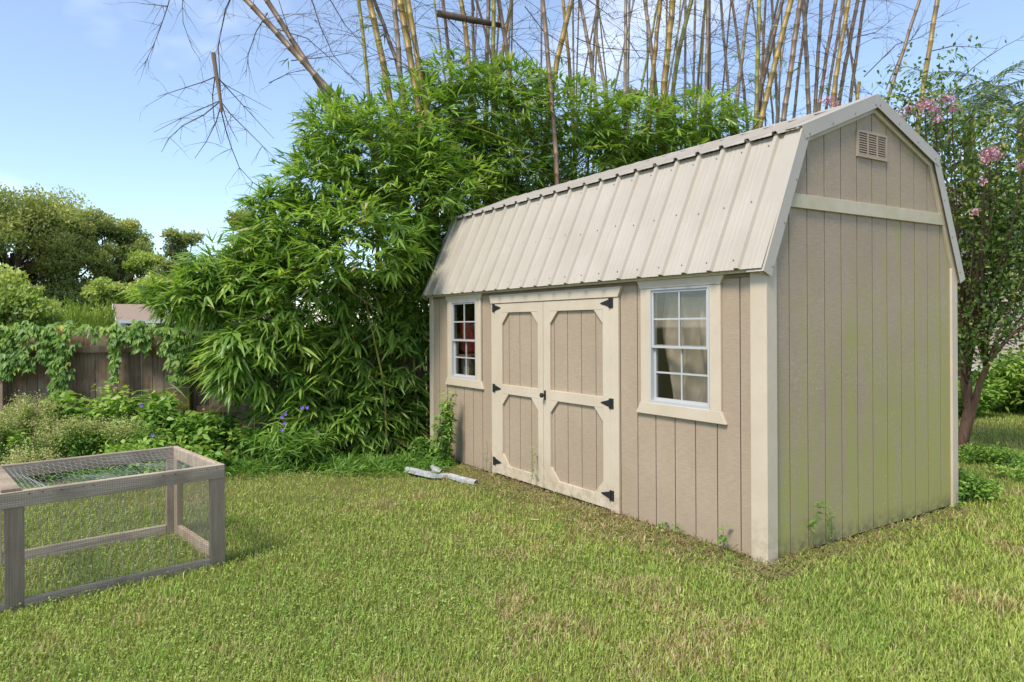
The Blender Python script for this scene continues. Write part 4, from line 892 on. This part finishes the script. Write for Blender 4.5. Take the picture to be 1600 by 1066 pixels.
#==PART4==
# ------------------------------------------------------------------ broad-leaved trees beyond the fence
def limb_tree(name, label, u, v_top, Y, half_w_px, lean=0, leaf='oak_leaf', bark='bark', n=26000, lsize=.20, tv=(0, 1), nb=24, fill=1.0, cat='tree', group=None, cr=(.26, .46)):
    """trunk and limbs, foliage in uneven clumps at the limb ends"""
    base = PX(u, V0, Y); base.z = 0; ht = PX(u, v_top, Y).z; hw = half_w_px*Y/F
    e = empty(name, base, 0, label, cat, group); tr = MB(); tips = []
    top = Vector((lean, 0, ht*.62)); r0 = max(.05, ht*.028)
    tr.tube([(0, 0, -.05), (lean*.2, 0, ht*.2), (lean*.6, .05, ht*.42), tuple(top)], [r0*1.25, r0, r0*.75, r0*.4], 8)
    for k in range(nb):
        a = random.uniform(0, 6.283); zf = random.uniform(.16, .96); start = Vector((lean*zf*.8, 0, ht*min(zf, .6)*random.uniform(.55, .95)))
        rad = hw*math.sqrt(max(.05, 1 - ((zf - .55)/.55)**2))*random.uniform(.35, .88); end = Vector((lean*zf + math.cos(a)*rad, math.sin(a)*rad*.9, ht*zf*.95))
        m_ = start.lerp(end, .5) + Vector((0, 0, -.03*ht)); tr.tube([start, m_, end], [r0*.38, r0*.22, r0*.07], 5); tips.append((end, hw*random.uniform(*cr)))
    tr.build('trunk', M[bark], e, smooth=True)
    cc = []; vv = []
    per = int(n/len(tips))
    for p, r in tips:
        q = rng.normal(size=(per, 3)); q[:, 2] = np.abs(q[:, 2])*np.where(rng.random(per) < .75, 1, -1); q /= np.linalg.norm(q, axis=1, keepdims=True); rr = r*(rng.random(per)**.30)[:, None]*(1 + .25*np.sin(q[:, :1]*5 + q[:, 2:]*7)) + r*.10*rng.normal(size=(per, 1))
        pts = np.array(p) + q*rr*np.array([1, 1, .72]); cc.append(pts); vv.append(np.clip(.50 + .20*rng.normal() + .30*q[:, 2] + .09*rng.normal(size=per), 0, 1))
    cc = np.concatenate(cc); vv = np.concatenate(vv); k_ = cc[:, 2] > .15; cc, vv = cc[k_], vv[k_]; n_ = len(cc)
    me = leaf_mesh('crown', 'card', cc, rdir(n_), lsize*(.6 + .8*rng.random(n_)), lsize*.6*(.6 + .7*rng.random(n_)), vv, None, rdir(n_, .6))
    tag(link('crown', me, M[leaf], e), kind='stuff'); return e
T_ = limb_tree
T_('oak_tree', 'tall dark oak at the far left edge behind the fence', 20, 280, 24, 120, n=66000, nb=64, lsize=.105, cr=(.2, .34))
T_('oak_tree', 'broad rounded oak second from the left beyond the fence', 108, 312, 26, 78, n=40000, nb=38, lsize=.105, cr=(.24, .38))
T_('oak_tree', 'oak third from the left with open lumpy crown', 170, 326, 27, 62, n=32000, nb=32, lsize=.105, cr=(.24, .40))
T_('oak_tree', 'far oak with ragged top just left of the lone tree', 203, 340, 29, 44, n=17000, nb=32, lsize=.11)
T_('slender_tree', 'lone open crowned tree with grey trunk left of the bamboo', 272, 340, 25, 40, n=20000, nb=30, lsize=.10, lean=.2, cr=(.28, .52))
T_('oak_tree', 'small tree peeping out left of the bamboo top', 412, 318, 22, 55, n=16000, nb=24, lsize=.12)
T_('oak_tree', 'dark tree top showing between canes above the shed roof', 985, 98, 27, 55, n=9000, nb=14, lsize=.2)
T_('oak_tree', 'pale small tree filling the gap left of the lone tree', 228, 378, 26, 42, leaf='bush_leaf', n=16000, nb=30, lsize=.12)
T_('bush', 'leafy yellow green bush at the far left over the fence', 30, 425, 13, 75, leaf='bush_leaf', n=16000, nb=30, lsize=.085, cat='bush')
T_('bush', 'pale green bush in front of the dark oak', 95, 455, 14.5, 50, leaf='bush_leaf', n=10000, nb=22, lsize=.08, cat='bush')
T_('bush', 'yellowish bush behind the brown roofed outbuilding on its left', 180, 430, 21, 42, leaf='bush_leaf', n=14000, nb=26, lsize=.10, cat='bush')
T_('bush', 'bright round bush behind the brown roof ridge', 235, 428, 21, 45, leaf='bush_leaf', n=14000, nb=26, lsize=.10, cat='bush')
T_('bush', 'green bush at the right end of the brown roof', 320, 440, 21, 45, leaf='bush_leaf', n=12000, nb=24, lsize=.10, cat='bush')
# feathery weeds just over the fence
def feathery(u, v_top, Y, hw, label):
    b0 = PX(u, V0, Y); b0.z = 0; e = empty('feathery_weed', b0, 0, label, 'weed'); ht = PX(u, v_top, Y).z; c = []; d = []; st = MB()
    for k in range(46):
        a = random.uniform(0, 6.283); r = hw*Y/F*math.sqrt(random.random()); h_ = ht*random.uniform(.75, 1.0)
        p0 = Vector((math.cos(a)*r*.7, math.sin(a)*r*.6, 0)); p1 = Vector((math.cos(a)*r, math.sin(a)*r, h_)); st.tube([p0, p1], [.008, .003], 3, cap=False)
        for _ in range(130):
            t_ = random.uniform(.35, 1); q = p0.lerp(p1, t_); rr = .20*(1.15 - t_); c.append(np.array(q) + rng.normal(size=3)*rr*.5); d.append([random.gauss(0, .5), random.gauss(0, .5), 1])
    st.build('stems', M['stem'], e); n_ = len(c); me = leaf_mesh('plumes', 'card', np.array(c), np.array(d), .13, .012, rng.random(n_)); tag(link('plumes', me, M['feathery'], e), kind='stuff')
feathery(140, 470, 12.5, 36, 'bright feathery weeds standing just behind the fence top')
# ------------------------------------------------------------------ brown roofed outbuilding over the fence
ob0 = PX(174, V0, 17); ob = empty('outbuilding', (PX(181, V0, 16.95).x, 17, 0), .58, 'low outbuilding with brown shingle roof seen over the fence', 'shed')
zr, ze = PX(200, 477, 17.9).z, PX(200, 502, 16.9).z; Lb = 4.6
MB().box(.12, Lb - .1, .12, 1.9, 0, ze - .02).build('wall', M['grey_paint'], ob)
MB().hexa([(-.02, -.1, ze), (Lb, -.1, ze), (Lb, .95, zr), (-.02, .95, zr)], [(-.02, -.1, ze + .03), (Lb, -.1, ze + .03), (Lb, .95, zr + .03), (-.02, .95, zr + .03)]).build('roof', M['shingle'], ob)
MB().hexa([(-.02, .951, zr), (Lb, .951, zr), (Lb, 2.0, ze), (-.02, 2.0, ze)], [(-.02, .951, zr + .03), (Lb, .951, zr + .03), (Lb, 2.0, ze + .03), (-.02, 2.0, ze + .03)]).build('roof', M['shingle'], ob)
MB().box(-.02, Lb, -.125, -.101, ze - .05, ze + .03).build('fascia', M['white'], ob)
MB().hexa([(-.045, -.1, ze - .05), (-.021, -.1, ze - .05), (-.021, .95, zr - .05), (-.045, .95, zr - .05)], [(-.045, -.1, ze + .035), (-.021, -.1, ze + .035), (-.021, .95, zr + .035), (-.045, .95, zr + .035)]).build('rake_board', M['white'], ob)
MB().box(.08, .18, -.06, .04, 0, ze - .052).build('post', M['white'], ob); MB().box(.3, 1.3, .10, .119, .9, ze - .12).build('window', M['dark'], ob)
# ------------------------------------------------------------------ house at the right
HY2 = 13.5; hx0 = PX(1470, V0, HY2).x; hs = empty('neighbour_house', (hx0, HY2, 0), 0, 'rose beige lap sided house with grey roof behind the crepe myrtle', 'house')
zb0 = PX(1550, 572, HY2).z; zt0 = PX(1550, 342, HY2).z; nb_ = 17; hh = (zt0 - zb0)/nb_
lap = MB().hexa([(0, 0, 0), (6.5, 0, 0), (6.5, .03, 0), (0, .03, 0)], [(0, .022, hh + .02), (6.5, .022, hh + .02), (6.5, .03, hh + .02), (0, .03, hh + .02)]).mesh('lap_board')
for k in range(nb_): o_ = link('lap_board', lap, M['pink_lap'], hs); o_.location = (0, -.0005*k, zb0 + k*hh)
MB().box(0, 6.5, .031, 5, zb0 - .1, zt0 + .05).build('wall', M['pink_lap'], hs)
MB().box(-.02, 6.5, -.03, .03, zb0 - .09, zb0 - .002).build('base_trim', M['white'], hs); MB().box(.1, 6.4, .10, 4.8, 0, zb0 - .1).build('crawl_space', M['dark'], hs)
MB().box(-.2, 6.7, -.36, -.26, zt0 - .02, zt0 + .10).build('gutter', M['white'], hs); MB().box(-.2, 6.7, -.259, -.002, zt0 + .052, zt0 + .08).build('soffit', M['white'], hs)
for k in range(9):
    t0, t1 = k/9, (k + 1)/9; y0, y1 = -.36 + 2.86*t0, -.36 + 2.86*t1; q0, q1 = zt0 + .11 + .95*t0, zt0 + .11 + .95*t1
    MB().hexa([(-.25, y0, q0), (6.75, y0, q0), (6.75, y1, q1 - .012), (-.25, y1, q1 - .012)], [(-.25, y0, q0 + .015), (6.75, y0, q0 + .015), (6.75, y1, q1), (-.25, y1, q1)]).build('shingle_course', M['grey_shingle'], hs)
MB().hexa([(-.25, 2.5, zt0 + 1.06), (6.75, 2.5, zt0 + 1.06), (6.75, 5.3, zt0 + .1), (-.25, 5.3, zt0 + .1)], [(-.25, 2.5, zt0 + 1.075), (6.75, 2.5, zt0 + 1.075), (6.75, 5.3, zt0 + .115), (-.25, 5.3, zt0 + .115)]).build('rear_roof', M['grey_shingle'], hs)
# ------------------------------------------------------------------ feather palms beyond the house
def palm(u, v_c, Y, label, nfr=17, L=3.0, seed=1):
    random.seed(seed); b0 = PX(u, V0, Y); b0.z = 0; ht = PX(u, v_c, Y).z; e = empty('palm_tree', b0, 0, label, 'palm')
    MB().tube([(0, 0, 0), (.1, 0, ht*.5), (0, 0, ht)], [.22, .17, .15], 9).build('trunk', M['bark'], e, smooth=True)
    for k in range(nfr):
        a = k*2.399 + random.uniform(-.2, .2); el = random.uniform(.25, 1.25); c = []; d = []; Ls = []; pts = []; p = Vector((0, 0, ht)); dd = Vector((math.cos(a)*math.cos(el), math.sin(a)*math.cos(el), math.sin(el)))
        nseg = 26
        for j in range(nseg):
            dd = (dd + Vector((0, 0, -.058))).normalized(); p = p + dd*(L/nseg); pts.append(p.copy())
            if j > 3:
                s_ = dd.cross(Vector((0, 0, 1))).normalized()
                for sg in (-1, 1):
                    for _ in range(2): c.append(np.array(p - dd*random.uniform(0, L/nseg))); d.append(np.array(s_*sg + dd*.75 + Vector((random.gauss(0, .12), random.gauss(0, .12), random.gauss(-.12, .12))))); Ls.append(.62*math.sin(math.pi*(j/nseg*.80 + .14)) + .05)
        fr = MB().tube([Vector((0, 0, ht))] + pts, [.02*(1 - .8*j/nseg) for j in range(nseg + 1)], 4).build('frond', M['stem'], e)
        Ls = np.array(Ls); me = leaf_mesh('leaflets', 'card', np.array(c), np.array(d), Ls, .030, np.full(len(c), random.random())*.6 + rng.random(len(c))*.4, .35)
        tag(link('leaflets', me, M['palm'], fr), kind='stuff')
palm(1515, 190, 21, 'feather palm rising just right of the shed gable', seed=2)
palm(1600, 185, 20, 'feather palm at the right edge of the picture', seed=3, nfr=18)
random.seed(44)
# ------------------------------------------------------------------ crepe myrtle at the right of the shed
cm0 = GP(1499, 712); cm = empty('crepe_myrtle', cm0, 0, 'crepe myrtle with pink blossoms and reddish trunks beside the shed', 'tree')
def L_(u, v, dy=0): return PX(u, v, cm0.y + dy) - cm0
trunks = [[(1499, 712, 0), (1506, 675, 0), (1512, 640, 0), (1513, 605, 0), (1505, 560, .05), (1500, 500, .1), (1512, 440, .1), (1530, 380, .1)],
          [(1502, 705, .04), (1514, 660, 0), (1524, 625, -.05), (1532, 595, -.1), (1548, 560, -.2), (1578, 525, -.3), (1612, 500, -.35)],
          [(1511, 640, 0), (1506, 600, .1), (1500, 575, .2), (1497, 520, .3), (1505, 430, .4), (1535, 330, .5)]]
for k, tr_ in enumerate(trunks):
    P = [L_(*q) for q in tr_]; MB().tube(P, [(.060, .052, .042)[k]*(1 - .72*i/(len(P) - 1)) for i in range(len(P))], 9).build('trunk', M['myrtle_bark'], cm, smooth=True)
ends = [(1400, 190), (1425, 170), (1455, 140), (1480, 200), (1450, 170), (1500, 215), (1540, 205), (1545, 235), (1575, 215), (1600, 240), (1620, 290), (1590, 300), (1560, 290), (1525, 270), (1510, 300), (1540, 340), (1580, 360), (1610, 390), (1520, 390), (1560, 420), (1600, 430), (1515, 450), (1545, 470), (1590, 480), (1620, 470), (1505, 500), (1530, 520), (1640, 350), (1650, 420), (1565, 250)]
br = []; cl = []
for (u, v) in ends:
    dens = .6 if v < 262 else (.45 if v > 370 else .9)
    s0_ = random.choice([(1505, 560, .05), (1512, 600, 0), (1540, 575, -.15), (1506, 540, .1)]); dy = random.uniform(-.7, .6)
    a, b_ = L_(*s0_), L_(u, v, dy); m_ = a.lerp(b_, .5) + Vector((random.gauss(0, .08), random.gauss(0, .08), -.10)); br.append(MB().tube([a, m_, b_], [.020, .013, .004], 5).build('branch', M['myrtle_bark'], cm, smooth=True))
    cl += [(a.lerp(b_, .55), .22, dens*.7), (a.lerp(b_, .8), .30, dens), (b_, .34, dens)]
cc = []; vv = []
for p, r, dn in cl:
    n_ = int(310*dn*(r/.3)**2); q = rng.normal(size=(n_, 3))*r*.7; cc.append(np.array(p) + q); vv.append(np.clip(.38 + .2*rng.normal() + .25*rng.normal(size=n_) + .12*q[:, 2]/r, 0, 1))
cc = np.concatenate(cc); vv = np.concatenate(vv); wc = cc + np.array(cm0); k_ = (~in_shed(wc)) & (cc[:, 2] > .5); cc, vv = cc[k_], vv[k_]; n_ = len(cc)
tag(link('crown', leaf_mesh('crown', 'oval', cc, rdir(n_, -.1), .045 + .03*rng.random(n_), .033, vv, .2, rdir(n_, .8)), M['myrtle_leaf'], cm), kind='stuff')
for (u, v, r, dy) in ((1446, 165, .085, -.9), (1462, 172, .06, -.9), (1420, 170, .05, -.8), (1405, 182, .06, -.8), (1480, 155, .07, -.8), (1488, 170, .05, -.8), (1295, 158, .08, 1.6), (1305, 165, .06, 1.6), (1369, 152, .05, 1.0), (1398, 178, .05, .6), (1547, 238, .085, -1.1), (1557, 245, .05, -1.1), (1464, 186, .05, -.9), (1537, 282, .04, -1.1), (1522, 332, .04, -1), (1597, 258, .05, -1.1), (1540, 250, .06, -1.1)):
    r *= .8; n_ = int(200*(r/.08)**2); q = rng.normal(size=(n_, 3))*r*np.array([.65, .65, .5]); o_ = link('blossom', leaf_mesh('blossom', 'oval', np.array(L_(u, v, dy)) + q, rdir(n_), .026, .024, rng.random(n_)), M['pink'], cm)
    if u >= 1380: MB().tube([L_(u, v, dy), L_(u, v + 40, dy + .15), L_(u*.6 + 1512*.4, v*.5 + 280, dy*.5), L_(1512, 560, .05)], [.003, .006, .009, .013], 4).build('branch', M['myrtle_bark'], cm)
    if u < 1380: MB().tube([L_(u, v, dy), L_(u + 12, v + 70, dy + .1), L_(u + 40, 260, dy - .2), L_(1512, 560, .1)], [.004, .008, .010, .014], 4).build('branch', M['myrtle_bark'], cm)

# ------------------------------------------------------------------ shrubs and weeds
def leafy(name, label, p0, rx, ry, rz, n, L=.07, W=.5, mat='weed_leaf', cat='shrub', tpl='oval', stems=14, bloom=0, vshift=0, group=None):
    e = empty(name, p0, 0, label, cat, group); st = MB(); tips = []
    for k in range(stems):
        a = random.uniform(0, 6.283); r = math.sqrt(random.random()); t_ = Vector((math.cos(a)*r*rx, math.sin(a)*r*ry, rz*(1.05 - .55*r*r)*random.uniform(.7, 1.0)))
        st.tube([(t_.x*.25, t_.y*.25, -.01), (t_.x*.7, t_.y*.7, t_.z*.55), tuple(t_)], [.007, .005, .002], 4, cap=False); tips.append(t_)
    st.build('stems', M['stem'], e); c = []; d = []; per = n//stems; vv = []
    for t_ in tips:
        tone = rng.normal()*.16
        for _ in range(per):
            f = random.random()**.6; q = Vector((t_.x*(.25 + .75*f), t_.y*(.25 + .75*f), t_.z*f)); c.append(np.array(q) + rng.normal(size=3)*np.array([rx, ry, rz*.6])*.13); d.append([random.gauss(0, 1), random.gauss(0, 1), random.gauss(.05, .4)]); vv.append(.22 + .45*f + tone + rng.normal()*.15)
    c = np.array(c); c[:, 2] = np.maximum(c[:, 2], .02); n_ = len(c); Lr = L*(.6 + .7*rng.random(n_))
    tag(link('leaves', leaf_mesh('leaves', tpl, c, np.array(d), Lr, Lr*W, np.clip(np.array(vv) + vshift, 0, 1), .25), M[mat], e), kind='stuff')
    if bloom:
        for t_ in random.sample(tips, min(bloom, len(tips))):
            q = rng.normal(size=(420, 3))*np.array([.07, .07, .055]); tag(link('bloom', leaf_mesh('bloom', 'card', np.array(t_) + q, rdir(420, .5), .022, .013, rng.random(420)), M['pale_bloom'], e), kind='stuff')
    return e
G2 = lambda u, Y: Vector((PX(u, V0, Y).x, Y, 0))
leafy('flowering_weed', 'pale blossomed weed at the left edge under the fence', G2(5, 7.6), .35, .3, .62, 1500, .06, .4, bloom=9, cat='weed')
leafy('flowering_weed', 'tall pale flowered weed against the dark fence boards', G2(60, 8.3), .38, .3, .82, 2000, .07, .4, bloom=10, cat='weed')
leafy('flowering_weed', 'yellowish flowering weed spreading right above the wire run', G2(150, 8.0), .52, .3, .58, 2200, .06, .4, bloom=12, cat='weed')
leafy('flowering_weed', 'small rounded pale weed just behind the wire run', G2(48, 7.1), .22, .2, .34, 900, .05, .4, bloom=6, cat='weed')
leafy('leafy_shrub', 'broad leaved green shrub below the hanging vine strand', G2(112, 8.5), .45, .3, .75, 2000, .10, .55)
leafy('leafy_shrub', 'pale leaved shrub before the whitish fence boards', G2(182, 8.6), .45, .3, .95, 2200, .10, .5, vshift=.2)
leafy('leafy_shrub', 'green shrub left of the mossy fence post', G2(240, 8.4), .5, .35, .72, 2600, .10, .5)
leafy('leafy_shrub', 'dark green shrub at the foot of the mossy post', G2(318, 8.2), .5, .35, .58, 2600, .10, .5, vshift=-.1)
leafy('leafy_shrub', 'low dark shrub under the bamboo fans', G2(400, 8.1), .5, .3, .42, 2200, .09, .45, vshift=-.1)
leafy('leafy_shrub', 'low bright ground shrub behind the far cage rail', G2(225, 7.6), .6, .3, .34, 2200, .08, .5, vshift=.1)
leafy('leafy_shrub', 'low green ground shrub right behind the wire run corner', G2(300, 7.4), .5, .3, .28, 1700, .08, .5)
def petals(parent, pts, r=.022):
    for p in pts:
        c = np.repeat(np.array(p)[None], 5, 0); a = np.arange(5)*1.2566 + random.random(); d = np.stack([np.cos(a), np.zeros(5) - .35, np.sin(a)], 1)
        link('flower', leaf_mesh('flower', 'round', c, d, r, r*.95, rng.random(5), None, np.tile(np.array([[0, -1., .2]]), (5, 1))), M['purple'], parent)
ru = leafy('mexican_petunia', 'strappy dark plant with violet flowers under the bamboo', G2(455, 7.75), .42, .3, .62, 1800, .17, .10, tpl='lance', vshift=-.12, cat='flowering plant')
bz = Vector(ru.location); petals(ru, [PX(u, v, 7.5) - bz for u, v in ((441, 652), (445, 661), (441, 672), (472, 637), (480, 637), (446, 647))])
ru2 = leafy('mexican_petunia', 'small plant with single violet flowers left of the mossy post', G2(232, 7.9), .3, .2, .5, 700, .12, .14, tpl='lance', cat='flowering plant')
bz = Vector(ru2.location); petals(ru2, [PX(221, 634, 7.8) - bz, PX(239, 680, 7.6) - bz])
leafy('strap_leaf_clump', 'reddish green strap leaved clump against the fence boards', G2(250, 8.75), .3, .15, .85, 500, .34, .055, tpl='lance', cat='plant', stems=10)
# fringe of long grass and ground cover where lawn meets thicket
n_ = 10000; uu = rng.random(n_)*720 - 20; Yq = 7.75 + rng.normal(size=n_)*.22 + .12*np.sin(uu*.03) - np.clip((330 - uu)/330, 0, 1)*.35; xx = (uu - 800)/F*Yq
k_ = ~in_shed(np.stack([xx, Yq, np.full(n_, .1)], 1)); xx, Yq = xx[k_], Yq[k_]; n_ = len(xx)
d = np.stack([rng.normal(size=n_)*.7, rng.normal(size=n_)*.7 - .2, np.full(n_, .75)], 1)
me = leaf_mesh('fringe_grass', 'lance', np.stack([xx, Yq, rng.random(n_)*.06], 1), d, .09 + .15*rng.random(n_), .010 + .012*rng.random(n_), np.clip(.35 + .2*rng.normal(size=n_), 0, 1), .45)
tag(link('fringe_grass', me, M['weed_leaf']), 'uncut grass and creeping weeds along the foot of the thicket', 'grass', kind='stuff')
leafy('leafy_weed', 'tall leafy weed climbing the shed corner beside the bamboo', GP(697, 728), .13, .12, .88, 900, .065, .42, cat='weed', stems=9)
leafy('leafy_weed', 'short bushy weed left of the shed corner', GP(672, 722), .22, .15, .34, 700, .06, .45, cat='weed', stems=9)
def sprout(label, w, s_, h, n, lean=0, leaf=.04, mat='weed_leaf', cat='weed'):
    x_, y_ = from_shed(w, s_); e = empty('weed_sprout', (x_, y_, 0), YAW, label, cat); P = [Vector((lean*k/5 + random.gauss(0, .006), random.gauss(0, .005), h*k/5)) for k in range(6)]
    MB().tube(P, [.0035*(1 - .12*k) for k in range(6)], 4).build('stem', M['stem'], e); c = []; d = []
    for k in range(n):
        t_ = .3 + .7*random.random(); q = P[0].lerp(P[5], t_); a = random.uniform(0, 6.283); c.append(np.array(q) + rng.normal(size=3)*np.array([.018, .01, .015])); d.append([math.cos(a), math.sin(a)*.7 - .2, .15])
    Lr = leaf*(.6 + .7*rng.random(n)); link('leaves', leaf_mesh('leaves', 'oval', np.array(c), np.array(d), Lr, Lr*.55, np.clip(.55 + .2*rng.normal(size=n), 0, 1), .3), M[mat], e)['kind'] = 'stuff'
sprout('taller spindly weed growing up the mossy end wall', .36, -.06, .34, 34, .10, .045)
sprout('thin dark weed on the end wall, right of the taller one', .63, -.05, .27, 40, 0, .028)
sprout('small leafy weed at the shed front near its corner', -.08, .28, .19, 22, 0, .05)
sprout('tiny weed at the shed front under the large window', -.07, .72, .10, 16)
sprout('tiny weed left of the small one under the large window', -.07, .86, .08, 12)
sprout('dry thin weed in front of the left door brace', -.10, 2.50, .40, 26, 0, .035)
sprout('dry thin weed at the left door casing', -.09, 3.33, .36, 20, 0, .03)
sprout('weed sprig at the far end of the mossy wall', 2.32, -.08, .16, 30, 0, .04)
leafy('leafy_weed', 'dark weeds piled against the rear shed corner', Vector((*from_shed(2.75, .15), 0)), .34, .32, .28, 2600, .042, .5, cat='weed', vshift=-.1)
leafy('leafy_weed', 'low weeds around the crepe myrtle trunk', Vector((5.25, 7.7, 0)), .6, .5, .22, 2600, .042, .5, cat='weed')
leafy('leafy_weed', 'low spreading weeds at the right edge by the shaded grass', Vector((5.2, 6.9, 0)), .6, .4, .16, 1300, .05, .5, cat='weed')
leafy('leafy_shrub', 'dark round shrub before the neighbour house', Vector((9.0, 12.3, 0)), 1.2, .8, 1.1, 6000, .10, .5, vshift=-.05)
leafy('leafy_shrub', 'bright yellow green shrub at the right edge before the house', Vector((8.9, 11.4, 0)), .7, .6, 1.75, 4500, .10, .5, vshift=.22)
leafy('leafy_shrub', 'low dark hedge plant behind the crepe myrtle trunk', Vector((7.2, 11.6, 0)), .9, .6, .75, 4000, .09, .5, vshift=-.1)
# ------------------------------------------------------------------ vine on the fence
vine = empty('creeper_vine', (-5, FY - .1, 0), 0, 'green creeper draped along the fence top with hanging strands', 'vine'); vb = np.array([-5, FY - .1, 0]); C_ = []; D_ = []; V_ = []
def vine_leaves(u, v, ru, rv, n, tone=0, Y=FY - .14):
    for _ in range(n):
        p = np.array(PX(u + random.gauss(0, ru), v + random.gauss(0, rv), Y - abs(random.gauss(0, .05)))); tv = .45 + tone + random.gauss(0, .18)
        for a in ((-.9, -.45, 0, .45, .9) if random.random() < .6 else (-.6, 0, .6)):
            C_.append(p); D_.append([math.sin(a) + random.gauss(0, .15), -.45 + random.gauss(0, .2), -math.cos(a)*.8 + random.gauss(0, .15)]); V_.append(tv + random.gauss(0, .05))
for u in range(-110, 400, 7): vine_leaves(u, 513 + 3*math.sin(u*.05), 7, 6, 9 if u < 60 else random.choice((1, 3, 4, 6)), .10)
for (u, va, vb_, w_, n) in ((8, 515, 590, 13, 110), (35, 515, 575, 12, 70), (92, 515, 625, 15, 170), (70, 515, 560, 12, 60), (180, 520, 600, 7, 75), (278, 520, 590, 14, 130), (262, 520, 550, 9, 50), (225, 520, 545, 10, 40), (310, 520, 545, 16, 60), (210, 515, 530, 20, 60)):
    for _ in range(n): vine_leaves(u + random.gauss(0, w_*.4), va + (vb_ - va)*random.random(), w_*.45, 4, 1)
C_, D_, V_ = np.array(C_), np.array(D_), np.clip(np.array(V_), 0, 1); n_ = len(C_); Lr = .075*(.65 + .6*rng.random(n_)); nm = np.tile(np.array([[0, -1., .35]]), (n_, 1)) + rng.normal(size=(n_, 3))*.35
D_ = D_/np.linalg.norm(D_, axis=1, keepdims=True); o1 = rng.permutation(n_); sel, rest = o1[:260], o1[260:]
single_leaves(vine, 'oval', C_[sel] - vb, D_[sel], Lr[sel], Lr[sel]*.5, V_[sel], M['vine_leaf'], .25, nm[sel])
tag(link('foliage', leaf_mesh('foliage', 'oval', C_[rest] - vb, D_[rest], Lr[rest], Lr[rest]*.5, V_[rest], .25, nm[rest]), M['vine_leaf'], vine), kind='stuff')
vs_ = MB()
vs_.tube([PX(u, 514 + 3*math.sin(u*.05), FY - .12) - Vector(vb) for u in range(-110, 400, 15)], .008, 5)
for u, b_ in ((8, 590), (92, 625), (180, 600), (278, 590)): vs_.tube([PX(u + random.gauss(0, 3), v, FY - .08) - Vector(vb) for v in range(510, b_, 14)], .006, 4)
tag(vs_.build('stems', M['stem'], vine), kind='stuff')
# ------------------------------------------------------------------ bent scrap strip lying by the shed corner
sp = [GP(636, 733, .05), GP(655, 738, .05), GP(680, 743, .045), GP(700, 743, .035), GP(722, 749, .03), GP(744, 754, .02)]
s0_ = sp[0].copy(); s0_.z = 0; scr = empty('scrap_metal_strip', s0_, 0, 'bent pale metal strip lying in the grass by the shed', 'metal strip')
def strip(pts, w_, name):
    mb = MB(); vs_ = []
    for i, p in enumerate(pts):
        d = (pts[min(i + 1, len(pts) - 1)] - pts[max(i - 1, 0)]).normalized(); n_ = Vector((-d.y, d.x, 0)).normalized(); q = p - s0_
        for sx, sz in ((-.5, -.018), (-.48, .012), (0, .022), (.48, .014), (.5, -.012)): vs_.append(q + n_*w_*sx*(1 if 0 < i < len(pts) - 1 else .6) + Vector((0, 0, sz + random.gauss(0, .0015))))
    mb.add(vs_, [(i*5 + k, i*5 + k + 1, (i+1)*5 + k + 1, (i+1)*5 + k) for i in range(len(pts) - 1) for k in range(4)]); o_ = mb.build(name, M['scrap'], scr)
    sd_ = o_.modifiers.new('thickness', 'SOLIDIFY'); sd_.thickness = .003
strip([sp[0], sp[0].lerp(sp[1], .5), sp[1], sp[2], sp[2].lerp(sp[3], .5), sp[3]], .10, 'strip'); strip([sp[3] + Vector((.02, -.01, 0)), sp[4], sp[4].lerp(sp[5], .5), sp[5]], .09, 'strip')
strip([GP(676, 730, .05), GP(682, 735, .05), GP(690, 738, .04)], .09, 'strip')
